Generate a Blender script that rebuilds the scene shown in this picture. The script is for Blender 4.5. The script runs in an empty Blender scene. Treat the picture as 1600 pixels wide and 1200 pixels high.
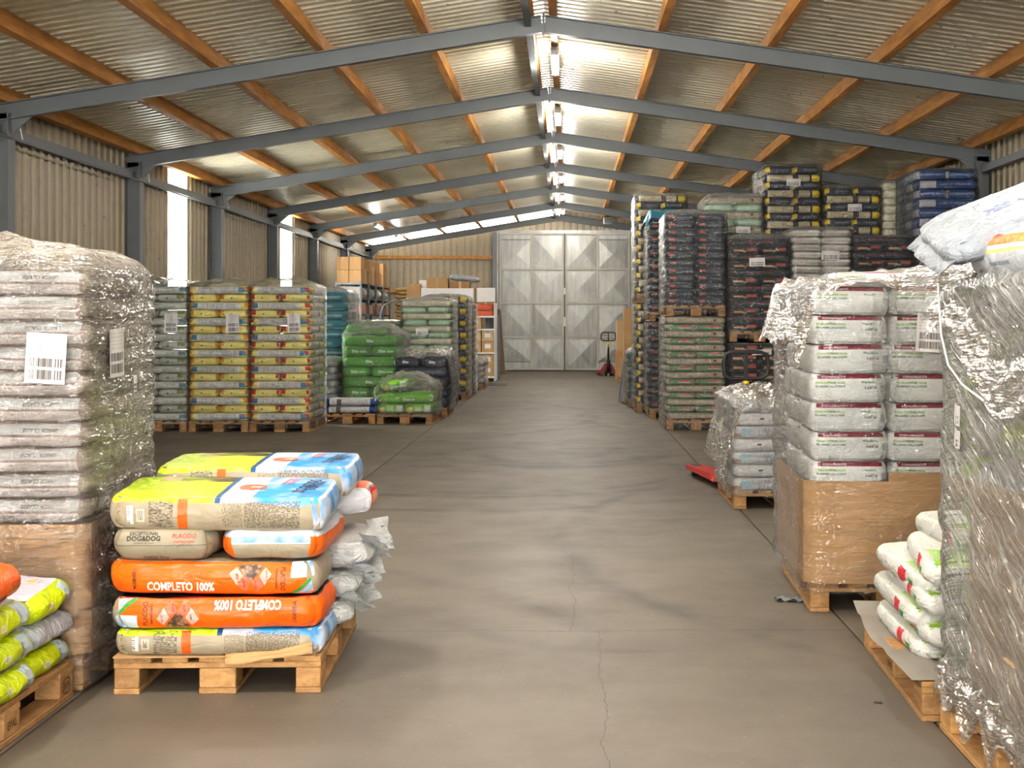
import bpy, bmesh, math, random
from mathutils import Vector, Matrix, Euler, noise
from mathutils.bvhtree import BVHTree
random.seed(7)
SC = bpy.context.scene
COL = SC.collection
F = 2218.0            # focal length in pixels of a 1600 wide frame
CAMH = 1.44           # camera height

# ------------------------------------------------------------------ camera, sky, exposure
cam_d = bpy.data.cameras.new('camera'); cam = bpy.data.objects.new('camera', cam_d); COL.objects.link(cam)
cam_d.sensor_width = 36.0; cam_d.lens = F / 1600 * 36.0
cam_d.shift_x = -89 / 1600; cam_d.shift_y = -95 / 1600
cam_d.clip_start = 0.05; cam_d.clip_end = 300
cam.location = (0, 0, CAMH); cam.rotation_euler = (math.pi / 2, 0, 0)
SC.camera = cam
w = bpy.data.worlds.new('world'); SC.world = w; w.use_nodes = True
bg = w.node_tree.nodes['Background']
bg.inputs[0].default_value = (1.0, 0.975, 0.93, 1); bg.inputs[1].default_value = 28.0
SC.view_settings.view_transform = 'Standard'; SC.view_settings.look = 'None'
SC.view_settings.gamma = 1.0; SC.view_settings.use_curve_mapping = False
SC.view_settings.exposure = 0.1
LAMP_W = 92.0        # watts of each ridge lamp
SIDE_FILL_W = 120.0        # watts of each fill lamp in the side rows, added out of view
LAMP_C = (1.0, 0.95, 0.88)
SC.cycles.max_bounces = 5; SC.cycles.transparent_max_bounces = 9; SC.cycles.use_adaptive_sampling = True; SC.cycles.adaptive_threshold = 0.15
SC.cycles.diffuse_bounces = 2; SC.cycles.glossy_bounces = 2; SC.cycles.sample_clamp_indirect = 6
SC.cycles.caustics_reflective = False; SC.cycles.caustics_refractive = False

# ------------------------------------------------------------------ helpers
def lin(c):
    r = []
    for v in c[:3]:
        v = v / 255.0
        r.append(v / 12.92 if v <= 0.04045 else ((v + 0.055) / 1.055) ** 2.4)
    return (r[0], r[1], r[2], 1.0)

class NT:
    """small wrapper around a node tree"""
    def __init__(s, m):
        s.m = m; s.t = m.node_tree; s.t.nodes.clear()
        s.out = s.t.nodes.new('ShaderNodeOutputMaterial')
    def n(s, typ, ins=None, **props):
        nd = s.t.nodes.new('ShaderNode' + typ)
        for k, v in props.items(): setattr(nd, k, v)
        for k, v in (ins or {}).items():
            if hasattr(v, 'is_linked') or v.__class__.__name__.startswith('NodeSocket'): s.t.links.new(v, nd.inputs[k])
            else: nd.inputs[k].default_value = v
        return nd
    def math(s, op, a, b=0.5, c=None, clamp=False):
        nd = s.n('Math', {0: a, 1: b}, operation=op, use_clamp=clamp)
        if c is not None:
            if hasattr(c, 'is_linked'): s.t.links.new(c, nd.inputs[2])
            else: nd.inputs[2].default_value = c
        return nd.outputs[0]
    def mix(s, f, a, b):
        nd = s.t.nodes.new('ShaderNodeMix'); nd.data_type = 'RGBA'
        for i, v in ((0, f), (6, a), (7, b)):
            if hasattr(v, 'is_linked'): s.t.links.new(v, nd.inputs[i])
            else: nd.inputs[i].default_value = v
        return nd.outputs[2]
    def noise(s, vec, scale, detail=3.0, rough=0.55, dist=0.0):
        return s.n('TexNoise', {'Vector': vec, 'Scale': scale, 'Detail': detail, 'Roughness': rough, 'Distortion': dist}).outputs[0]
    def mapv(s, vec, scale=(1, 1, 1), loc=(0, 0, 0), rot=(0, 0, 0)):
        if any(rot): vec = s.n('Mapping', {'Vector': vec, 'Rotation': rot}).outputs[0]
        return s.n('Mapping', {'Vector': vec, 'Location': loc, 'Scale': scale}).outputs[0]
    def ramp(s, f, lo, hi, clamp=True):
        return s.n('MapRange', {0: f, 1: lo, 2: hi, 3: 0.0, 4: 1.0}, clamp=clamp).outputs[0]
    def bump(s, h, strength=0.3, dist=0.01):
        return s.n('Bump', {'Height': h, 'Strength': strength, 'Distance': dist}).outputs[0]
    def surf(s, sock): s.t.links.new(sock, s.out.inputs[0])

MATS = {}
def newmat(name):
    m = bpy.data.materials.new(name); m.use_nodes = True; MATS[name] = m
    return NT(m)

def simple(name, c, rough=0.6, metal=0.0, var=0.12, scale=8.0, bump=0.0, coord='Object', spec=0.4, stretch=(1, 1, 1)):
    g = newmat(name); tc = g.n('TexCoord').outputs[coord]
    v = g.mapv(tc, stretch)
    nz = g.noise(v, scale, 4.0)
    a = lin(c); lo = tuple(x * (1 - var) for x in a[:3]) + (1,); hi = tuple(min(1, x * (1 + var)) for x in a[:3]) + (1,)
    col = g.mix(g.ramp(nz, 0.3, 0.7), lo, hi)
    ins = {'Base Color': col, 'Roughness': rough, 'Metallic': metal, 'Specular IOR Level': spec}
    if bump: ins['Normal'] = g.bump(nz, bump, 0.01)
    g.surf(g.n('BsdfPrincipled', ins).outputs[0]); return g.m

FACE = {'-y': ((0, -1, 0), 'x', 'z'), '+y': ((0, 1, 0), 'x', 'z'), '-x': ((-1, 0, 0), 'y', 'z'), '+x': ((1, 0, 0), 'y', 'z'),
        '+z': ((0, 0, 1), 'x', 'y'), '-z': ((0, 0, -1), 'x', 'y'), 'y': (1, 'x', 'z'), 'x': (0, 'y', 'z'), 'z': (2, 'x', 'y')}
def bagmat(name, base, zones=(), rough=0.32, wr=0.35, var=0.10, wscale=16.0, seed=0.0, coat=0.0):
    """printed plastic bag: base colour and printed fields given in the bag's own bounding box (u, v from 0 to 1)"""
    g = newmat(name); tc = g.n('TexCoord')
    gen = g.n('SeparateXYZ', {0: tc.outputs['Generated']}); nor = g.n('SeparateXYZ', {0: tc.outputs['Normal']})
    ax = {'x': gen.outputs[0], 'y': gen.outputs[1], 'z': gen.outputs[2]}
    rnd = g.n('ObjectInfo').outputs['Random']
    ob = tc.outputs['Object']
    n1 = g.noise(ob, 7.0, 2.0)
    col = g.mix(g.ramp(n1, 0.3, 0.7), tuple(x * (1 - var) for x in lin(base)[:3]) + (1,), tuple(min(1, x * (1 + var)) for x in lin(base)[:3]) + (1,))
    fm = {}
    for z in zones:
        f, u0, u1, v0, v1, c = z[:6]
        fk = f; strict = f.endswith('!'); f = f.rstrip('!')
        pat = z[6] if len(z) > 6 else None
        if fk not in fm:
            d = FACE[f]
            if isinstance(d[0], int): fm[fk] = g.math('GREATER_THAN', g.math('ABSOLUTE', nor.outputs[d[0]], 0), 0.3)
            else:
                i = [k for k in range(3) if d[0][k]][0]
                fm[fk] = g.math('GREATER_THAN', g.math('MULTIPLY', nor.outputs[i], d[0][i]), 0.85 if strict else 0.45)
        u, v = ax[FACE[f][1]], ax[FACE[f][2]]
        m = g.math('MULTIPLY', g.math('COMPARE', u, (u0 + u1) / 2, (u1 - u0) / 2), g.math('COMPARE', v, (v0 + v1) / 2, (v1 - v0) / 2))
        m = g.math('MULTIPLY', m, fm[fk])
        cc = lin(c)
        if pat:
            kind, sx, sy, sz, thr = pat
            kf = 2.4 if kind == 'text' else 1.0; pn = g.noise(g.mapv(ob, (sx * kf, sy * kf, sz * kf)), 1.0, 2.0)
            if kind == 'text': m = g.math('MULTIPLY', m, g.math('MULTIPLY', g.ramp(pn, thr - .06, thr + 0.06), 0.8))
            elif kind == 'fade': m = g.math('MULTIPLY', m, g.ramp(pn, thr - 0.15, thr + 0.15))
        col = g.mix(m, col, cc)
    col2 = g.n('HueSaturation', {'Color': col, 'Value': g.math('ADD', 0.9, g.math('MULTIPLY', rnd, 0.2)), 'Saturation': 1.0, 'Hue': 0.5}).outputs[0]
    off = g.n('VectorMath', {0: ob, 1: g.n('CombineXYZ', {0: g.math('MULTIPLY', rnd, 30.0), 1: rnd, 2: rnd}).outputs[0]}, operation='ADD').outputs[0]
    w1 = g.noise(g.mapv(off, (0.55, 1.0, 1.3)), wscale, 2.0, 0.6, 1.2)
    w2 = g.noise(off, wscale * 3.2, 1.0)
    h = g.math('ADD', g.math('ABSOLUTE', g.math('SUBTRACT', w1, 0.5), 0), g.math('MULTIPLY', w2, 0.25))
    b = g.bump(h, wr, 0.03)
    g.surf(g.n('BsdfPrincipled', {'Base Color': col2, 'Roughness': rough + 0.10, 'Normal': b, 'Specular IOR Level': 0.25, 'Coat Weight': coat, 'Coat Roughness': 0.15}).outputs[0])
    return g.m

def film(name, haze, tint=(235, 238, 236), gloss=0.30, rough=0.12, streak=(2.0, 2.0, 16.0), rot=(0, 0, 0), bump=0.7, edge=0.5, crink=9.0, cw=0.9, topz=0.3):
    """clear stretch film: mostly transparent, milky where it is wrinkled or seen edge on, with sharp reflections"""
    g = newmat(name); tc = g.n('TexCoord').outputs['Object']
    s1 = g.noise(g.mapv(tc, streak, rot=rot), 1.6, 2.5, 0.6, 0.6 if cw > 0.5 else 0.12)
    s2 = g.noise(g.mapv(tc, (0.7, 0.7, 1.6), rot=(0.25, 0.2, 0.0)), crink, 2.0, 0.55, 1.2)
    rid = g.math('SUBTRACT', 0.5, g.math('ABSOLUTE', g.math('SUBTRACT', s2, 0.5), 0))
    h = g.math('ADD', g.math('MULTIPLY', s1, 1.0), g.math('MULTIPLY', rid, cw))
    b = g.bump(h, bump, 0.05)
    fac = g.n('LayerWeight', {'Blend': 0.35}).outputs['Facing']
    edgef = g.math('MULTIPLY', g.math('POWER', fac, 2.0), edge)
    hz = g.math('ADD', g.math('MULTIPLY', g.ramp(s1, 0.42, 0.75), haze), g.math('MULTIPLY', g.ramp(rid, 0.43, 0.5), haze * 0.8 * min(1.0, cw)))
    nz_ = g.n('SeparateXYZ', {0: g.n('NewGeometry').outputs['True Normal']}).outputs[2]
    tz = g.math('MULTIPLY', g.math('POWER', g.math('ABSOLUTE', nz_, 0), 1.5), topz)
    hz = g.math('ADD', g.math('ADD', g.math('ADD', hz, haze * 0.35), edgef), g.math('MULTIPLY', tz, g.math('ADD', 0.3, s1)), clamp=True)
    tr = g.n('BsdfTransparent', {'Color': (0.97, 0.97, 0.97, 1)}).outputs[0]
    df = g.n('BsdfDiffuse', {'Color': lin(tint)}).outputs[0]
    tl = g.n('BsdfTranslucent', {'Color': lin(tint)}).outputs[0]
    ms = g.n('MixShader', {0: 0.35, 1: df, 2: tl}).outputs[0]
    m1 = g.n('MixShader', {0: hz, 1: tr, 2: ms}).outputs[0]
    gl = g.n('BsdfGlossy', {'Color': (1, 1, 1, 1), 'Roughness': rough, 'Normal': b}).outputs[0]
    fr = g.n('Fresnel', {'IOR': 1.5, 'Normal': b}).outputs[0]
    gf = g.math('MULTIPLY', g.math('ADD', g.math('MULTIPLY', fr, 1.0), 0.01), gloss * 2.0, clamp=True)
    g.surf(g.n('MixShader', {0: gf, 1: m1, 2: gl}).outputs[0]); return g.m

def mesh(name, verts, faces, smooth=False):
    me = bpy.data.meshes.new(name); me.from_pydata(verts, [], faces); me.update()
    if smooth: me.polygons.foreach_set('use_smooth', [True] * len(me.polygons))
    return me
def place(name, me, m=None, parent=None, loc=(0, 0, 0), rot=(0, 0, 0), scale=None):
    o = bpy.data.objects.new(name, me); COL.objects.link(o)
    if m is not None and me is not None and len(me.materials) == 0: me.materials.append(m)
    o.location = loc; o.rotation_euler = rot
    if scale: o.scale = scale
    if parent: o.parent = parent
    return o
def empty(name, loc=(0, 0, 0), rz=0.0):
    o = bpy.data.objects.new(name, None); COL.objects.link(o); o.location = loc; o.rotation_euler = (0, 0, rz); o.empty_display_size = 0.05
    return o
LONG = []
def tag(o, label=None, cat=None, group=None, kind=None):
    if label:
        o['label'] = label
        n = len(label.split())
        if n < 4 or n > 16: LONG.append((n, label))
    if cat: o['category'] = cat
    if group: o['group'] = group
    if kind: o['kind'] = kind
    return o
def boxv(x0, x1, y0, y1, z0, z1):
    return [(x0, y0, z0), (x1, y0, z0), (x1, y1, z0), (x0, y1, z0), (x0, y0, z1), (x1, y0, z1), (x1, y1, z1), (x0, y1, z1)]
BF = [(0, 3, 2, 1), (4, 5, 6, 7), (0, 1, 5, 4), (1, 2, 6, 5), (2, 3, 7, 6), (3, 0, 4, 7)]
BOXC = {}
def boxmesh(x0, x1, y0, y1, z0, z1, bev=0.0, key=None):
    """box, its edges bevelled"""
    k = (round(x0, 4), round(x1, 4), round(y0, 4), round(y1, 4), round(z0, 4), round(z1, 4), bev, key)
    if k in BOXC: return BOXC[k]
    me = mesh('box', boxv(x0, x1, y0, y1, z0, z1), BF)
    if bev:
        bm = bmesh.new(); bm.from_mesh(me)
        bmesh.ops.bevel(bm, geom=list(bm.edges), offset=bev, segments=1, affect='EDGES')
        bm.to_mesh(me); bm.free()
    BOXC[k] = me
    return me
def joinboxes(name, boxes):
    v, f = [], []
    for b in boxes:
        n = len(v); v += boxv(*b); f += [tuple(i + n for i in q) for q in BF]
    return mesh(name, v, f)
def tube(pts, r, seg=8, closed=False):
    pts = [Vector(p) for p in pts]; v, f = [], []; n = len(pts)
    up0 = None
    for i, p in enumerate(pts):
        a = pts[(i - 1) % n] if (i > 0 or closed) else p; b = pts[(i + 1) % n] if (i < n - 1 or closed) else p
        t = (b - a).normalized()
        u = Vector((0, 0, 1)) if abs(t.z) < 0.9 else Vector((1, 0, 0))
        if up0 is not None: u = up0
        s = t.cross(u)
        if s.length < 1e-4: s = t.cross(Vector((0, 1, 0)))
        s.normalize(); q = s.cross(t).normalized(); up0 = q
        for k in range(seg):
            an = 2 * math.pi * k / seg
            v.append(tuple(p + (s * math.cos(an) + q * math.sin(an)) * r))
    for i in range(n if closed else n - 1):
        for k in range(seg):
            a = i * seg + k; b = i * seg + (k + 1) % seg; c = ((i + 1) % n) * seg + (k + 1) % seg; d = ((i + 1) % n) * seg + k
            f.append((a, b, c, d))
    if not closed:
        f.append(tuple(range(seg - 1, -1, -1))); f.append(tuple((n - 1) * seg + k for k in range(seg)))
    return mesh('tube', v, f, True)
def px(x, y, Y):
    """world point behind pixel (x, y) at depth Y"""
    return Vector(((x - 889) * Y / F, Y, CAMH - (y - 505) * Y / F))
def ordn(i): return {1: '1st', 2: '2nd', 3: '3rd', 21: '21st', 22: '22nd', 23: '23rd'}.get(i, '%dth' % i)

# ------------------------------------------------------------------ materials of the building
def floor_material():
    g = newmat('concrete_floor'); tc = g.n('TexCoord').outputs['Object']
    big = g.noise(tc, 0.35, 5.0, 0.6); mid = g.noise(tc, 2.2, 6.0, 0.65); fine = g.noise(tc, 45.0, 4.0, 0.7)
    col = g.mix(g.ramp(big, 0.3, 0.7), lin((93, 85, 74)), lin((111, 102, 89)))
    col = g.mix(g.math('MULTIPLY', g.ramp(mid, 0.45, 0.75), 0.45), col, lin((88, 80, 71)))
    long_ = g.noise(g.mapv(tc, (1.6, 0.18, 1)), 1.0, 5.0, 0.6, 0.4)
    col = g.mix(g.math('MULTIPLY', g.ramp(long_, 0.5, 0.72), 0.40), col, lin((78, 71, 64)))
    cross = g.noise(g.mapv(tc, (0.12, 1.7, 1)), 1.0, 5.0, 0.6, 0.5)
    col = g.mix(g.math('MULTIPLY', g.ramp(cross, 0.52, 0.75), 0.28), col, lin((83, 76, 68)))
    sp = g.math('GREATER_THAN', fine, 0.66); col = g.mix(g.math('MULTIPLY', sp, 0.55), col, lin((146, 135, 119)))
    sp2 = g.math('LESS_THAN', fine, 0.36); col = g.mix(g.math('MULTIPLY', sp2, 0.35), col, lin((64, 58, 53)))
    sep = g.n('SeparateXYZ', {0: tc}); X, Y = sep.outputs[0], sep.outputs[1]
    wob = g.math('MULTIPLY', g.math('SUBTRACT', g.noise(tc, 0.9, 2.0), 0.5), 0.25)
    brk = g.ramp(g.noise(tc, 1.1, 3.0), 0.35, 0.6)
    def ring(cx, cy, r, wd, amt, ylo, yhi, c=(58, 53, 48)):
        nonlocal col
        dx = g.math('SUBTRACT', X, cx); dy = g.math('SUBTRACT', Y, cy)
        d = g.math('SQRT', g.math('ADD', g.math('MULTIPLY', dx, dx), g.math('MULTIPLY', dy, dy)), 0)
        d = g.math('ADD', d, wob)
        m = g.math('SUBTRACT', 1.0, g.math('DIVIDE', g.math('ABSOLUTE', g.math('SUBTRACT', d, r), 0), wd), clamp=True)
        m = g.math('MULTIPLY', m, g.math('COMPARE', Y, (ylo + yhi) / 2, (yhi - ylo) / 2))
        m = g.math('MULTIPLY', g.math('MULTIPLY', m, amt), brk)
        col = g.mix(m, col, lin(c))
    # tyre scuffs of forklifts turning in the aisle
    ring(-0.75, 13.9, 2.15, 0.16, 0.75, 11.0, 14.2); ring(-0.75, 13.9, 1.85, 0.10, 0.5, 11.0, 15.0); ring(-0.9, 13.6, 2.7, 0.12, 0.6, 10.2, 13.2)
    ring(-0.2, 15.4, 1.2, 0.15, 0.7, 14.0, 16.5); ring(-0.05, 15.4, 0.85, 0.12, 0.65, 14.0, 16.5); ring(-1.4, 16.2, 1.9, 0.12, 0.5, 14.0, 16.2)
    ring(-2.2, 6.1, 2.35, 0.14, 0.5, 6.6, 9.5); ring(-2.4, 5.6, 2.2, 0.1, 0.4, 6.4, 8.5); ring(2.3, 8.6, 2.3, 0.18, 0.35, 6.4, 10.5)
    ring(5.4, 9.5, 5.45, 0.10, 0.5, 5.0, 12.0); ring(0.3, 7.0, 0.75, 0.1, 0.35, 6.2, 7.0); ring(-6.0, 22.0, 6.4, 0.14, 0.5, 16.0, 27.0); ring(7.2, 22.0, 7.0, 0.14, 0.5, 16.0, 30.0)
    # cracks
    def crack(axis, pos, lo, hi, wd, amp):
        nonlocal col
        a, b = (Y, X) if axis == 'x' else (X, Y)
        wb = g.math('MULTIPLY', g.math('SUBTRACT', g.noise(tc, 1.6, 6.0, 0.65), 0.5), amp)
        m = g.math('COMPARE', g.math('ADD', a, wb), pos, wd)
        m = g.math('MULTIPLY', m, g.math('COMPARE', b, (lo + hi) / 2, (hi - lo) / 2))
        col = g.mix(g.math('MULTIPLY', m, 0.8), col, lin((42, 38, 34)))
    crack('x', 6.65, -1.2, 1.3, 0.0045, 0.16); crack('y', 0.14, 4.0, 6.65, 0.0016, 0.18); crack('y', 0.02, 6.6, 9.0, 0.0016, 0.2)
    h = g.math('ADD', mid, g.math('MULTIPLY', fine, 0.3))
    g.surf(g.n('BsdfPrincipled', {'Base Color': col, 'Roughness': g.math('ADD', 0.42, g.math('MULTIPLY', mid, 0.3)), 'Specular IOR Level': 0.35, 'Normal': g.bump(h, 0.12, 0.01)}).outputs[0])
    return g.m
M_FLOOR = floor_material()
M_JOINT = simple('joint_filler', (52, 48, 44), 0.9)
def sheet_material(name, c, dirt, rough=0.4, metal=0.25):
    g = newmat(name); tc = g.n('TexCoord').outputs['Object']
    a = g.noise(tc, 0.8, 5.0); b = g.noise(tc, 9.0, 4.0); sp = g.noise(tc, 14.0, 2.0)
    col = g.mix(g.ramp(a, 0.3, 0.7), lin(tuple(v * 0.92 for v in c)), lin(c))
    col = g.mix(g.math('MULTIPLY', g.ramp(b, 0.5, 0.8), 0.35), col, lin(dirt))
    col = g.mix(g.math('MULTIPLY', g.math('GREATER_THAN', sp, 0.74), 0.85), col, lin((60, 52, 44)))
    g.surf(g.n('BsdfPrincipled', {'Base Color': col, 'Roughness': rough, 'Metallic': metal, 'Specular IOR Level': 0.5}).outputs[0]); return g.m
M_ROOF = sheet_material('roof_sheet_metal', (236, 228, 202), (176, 168, 144), 0.36, 0.05)
M_WALL = sheet_material('wall_sheet_metal', (168, 156, 132), (124, 114, 96), 0.5, 0.1)
M_STEEL = simple('painted_grey_steel', (92, 96, 97), 0.5, 0.0, 0.08, 3.0)
M_WOOD = simple('orange_purlin_wood', (190, 130, 60), 0.6, 0.0, 0.3, 6.0, 0.15, stretch=(3, 0.35, 3))
M_GALV = None
def galv():
    g = newmat('galvanised_sheet'); tc = g.n('TexCoord').outputs['Object']
    a = g.noise(g.mapv(tc, (6, 6, 0.8)), 1.5, 4.0); b = g.noise(tc, 3.0, 6.0, 0.7, 1.0)
    col = g.mix(g.ramp(a, 0.3, 0.7), lin((140, 141, 137)), lin((170, 169, 162)))
    col = g.mix(g.math('MULTIPLY', g.ramp(b, 0.55, 0.7), 0.4), col, lin((205, 203, 194)))
    g.surf(g.n('BsdfPrincipled', {'Base Color': col, 'Roughness': g.math('ADD', 0.3, g.math('MULTIPLY', b, 0.25)), 'Metallic': 0.65}).outputs[0]); return g.m
M_GALV = galv()
def translucent():
    g = newmat('translucent_sheet'); tc = g.n('TexCoord').outputs['Object']
    n = g.noise(g.mapv(tc, (4, 4, 1)), 3.0, 4.0)
    c = g.mix(n, (0.80, 0.84, 0.82, 1), (0.95, 0.96, 0.94, 1))
    t = g.n('BsdfTransparent', {'Color': c}).outputs[0]; l = g.n('BsdfTranslucent', {'Color': c}).outputs[0]
    g.surf(g.n('MixShader', {0: 0.45, 1: t, 2: l}).outputs[0]); return g.m
M_TRANS = translucent()
M_CARD = simple('brown_cardboard', (178, 138, 92), 0.75, 0.0, 0.07, 2.0, 0.03)
M_CARD2 = simple('pale_cardboard', (196, 164, 122), 0.75, 0.0, 0.06, 2.0, 0.03)
M_CARD3 = simple('dark_cardboard', (150, 112, 70), 0.75, 0.0, 0.08, 2.0, 0.03)
M_TAPE = simple('packing_tape', (190, 152, 104), 0.25, 0.0, 0.05, 5.0)
M_PAPER = simple('white_paper', (225, 222, 218), 0.7, 0.0, 0.03)
M_BLACK = simple('black_rubber', (26, 26, 28), 0.5, 0.0, 0.1)
M_RED = simple('red_paint', (196, 44, 40), 0.35, 0.0, 0.08)
M_DRED = simple('dark_red_paint', (150, 34, 40), 0.4, 0.0, 0.08)
M_YEL = simple('yellow_sticker', (232, 196, 30), 0.4, 0.0, 0.03)
M_WHITE = simple('white_enamel', (226, 226, 222), 0.4, 0.0, 0.03)
M_GREY = simple('shelf_grey_metal', (112, 118, 122), 0.45, 0.2, 0.06)
def woodpal():
    g = newmat('pallet_wood'); tc = g.n('TexCoord').outputs['Object']; rnd = g.n('ObjectInfo').outputs['Random']
    v = g.n('VectorMath', {0: tc, 1: g.n('CombineXYZ', {0: rnd, 1: g.math('MULTIPLY', rnd, 17.0), 2: rnd}).outputs[0]}, operation='ADD').outputs[0]
    a = g.noise(g.mapv(v, (5, 5, 12)), 2.5, 5.0, 0.65); b = g.noise(v, 60.0, 3.0)
    col = g.mix(g.ramp(a, 0.3, 0.7), lin((148, 104, 58)), lin((196, 150, 92)))
    col = g.mix(g.math('MULTIPLY', g.ramp(b, 0.5, 0.7), 0.4), col, lin((120, 84, 48)))
    col = g.n('HueSaturation', {'Color': col, 'Value': g.math('ADD', 0.62, g.math('MULTIPLY', rnd, 0.45))}).outputs[0]
    g.surf(g.n('BsdfPrincipled', {'Base Color': col, 'Roughness': 0.75, 'Normal': g.bump(a, 0.3, 0.01)}).outputs[0]); return g.m
M_PAL = woodpal()
def emis(name, c, s):
    g = newmat(name); g.surf(g.n('Emission', {'Color': c, 'Strength': s}).outputs[0]); return g.m
M_TUBE = emis('lit_tube', (0.92, 0.95, 1.0, 1), 22.0)

# ------------------------------------------------------------------ building
RX = -0.27; RZ = 4.51; SL = 0.163; SR = 0.143; RAFD = 0.18; PURH = 0.15
XL = -6.12; XR = 5.82; YB = 42.75; YF = -11.0
FRY = [15.0 + 4.58 * i for i in range(-5, 7)]
def raf(X): return RZ - (SL * (RX - X) if X < RX else SR * (X - RX))      # underside of the rafters
fl = tag(empty('floor'), kind='structure')
place('joint_bed', boxmesh(-7, 7, YF, YB + 0.5, -0.12, -0.012), M_JOINT, fl)
for a, b in ((-7, -1.905), (-1.893, 1.318), (1.33, 7)):
    for c, d in ((YF, 26.0), (26.012, YB + 0.5)):
        place('slab', boxmesh(a, b, c, d, -0.1, 0.0, 0.004), M_FLOOR, fl)

def corr_profile(s0, s1, pitch, amp, pan):
    """(s, offset) of a trapezoidal sheet"""
    pts = []; s = s0; ramp = 0.022
    while s < s1 - 1e-6:
        for ds, o in ((0, 0), (pan, 0), (pan + ramp, amp), (pitch - ramp, amp)):
            if s + ds <= s1: pts.append((s + ds, o))
        s += pitch
    pts.append((s1, 0)); return pts
ceil = tag(empty('ceiling'), kind='structure')
ytop = RAFD + PURH
prof = corr_profile(YF, YB + 0.3, 0.19, 0.035, 0.085)
for side in (-1, 1):
    xe = XL - 0.25 if side < 0 else XR + 0.25
    v, f = [], []
    for s, o in prof:
        for X in (RX, (RX + xe) / 2, xe): v.append((X, s, raf(X) + ytop + 0.005 + o))
    for i in range(len(prof) - 1):
        for k in range(2):
            a = i * 3 + k; f.append((a, a + 1, a + 4, a + 3))
    place('roof_sheet', mesh('roof_sheet', v, f), M_ROOF, ceil)
place('ridge_cap', mesh('ridge_cap', [(RX - 0.15, YF, raf(RX) + ytop + 0.05), (RX, YF, raf(RX) + ytop + 0.08), (RX + 0.15, YF, raf(RX) + ytop + 0.05),
      (RX - 0.15, YB + 0.3, raf(RX) + ytop + 0.05), (RX, YB + 0.3, raf(RX) + ytop + 0.08), (RX + 0.15, YB + 0.3, raf(RX) + ytop + 0.05)], [(0, 1, 4, 3), (1, 2, 5, 4)]), M_ROOF, ceil)
PURX = [-5.95, -4.83, -3.72, -2.62, -1.52, -0.42, -0.17, 0.98, 2.13, 3.29, 4.44, 5.6]
for X in PURX:
    for i in range(len(FRY) - 1):
        zb = raf(X) + RAFD; sh = 0.04 * (-SL if X < RX else SR)
        y0 = FRY[i] + random.uniform(-0.05, 0.05) if i else YF; y1 = FRY[i + 1] - 0.002 if i < len(FRY) - 2 else YB + 0.1
        y0 = FRY[i] if i else YF
        v = [(X - 0.04, y0, zb + sh), (X + 0.04, y0, zb - sh), (X + 0.04, y1, zb - sh), (X - 0.04, y1, zb + sh)]
        v += [(p[0], p[1], p[2] + PURH) for p in v]
        place('purlin', mesh('purlin', v, BF), M_WOOD, ceil)
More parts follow.
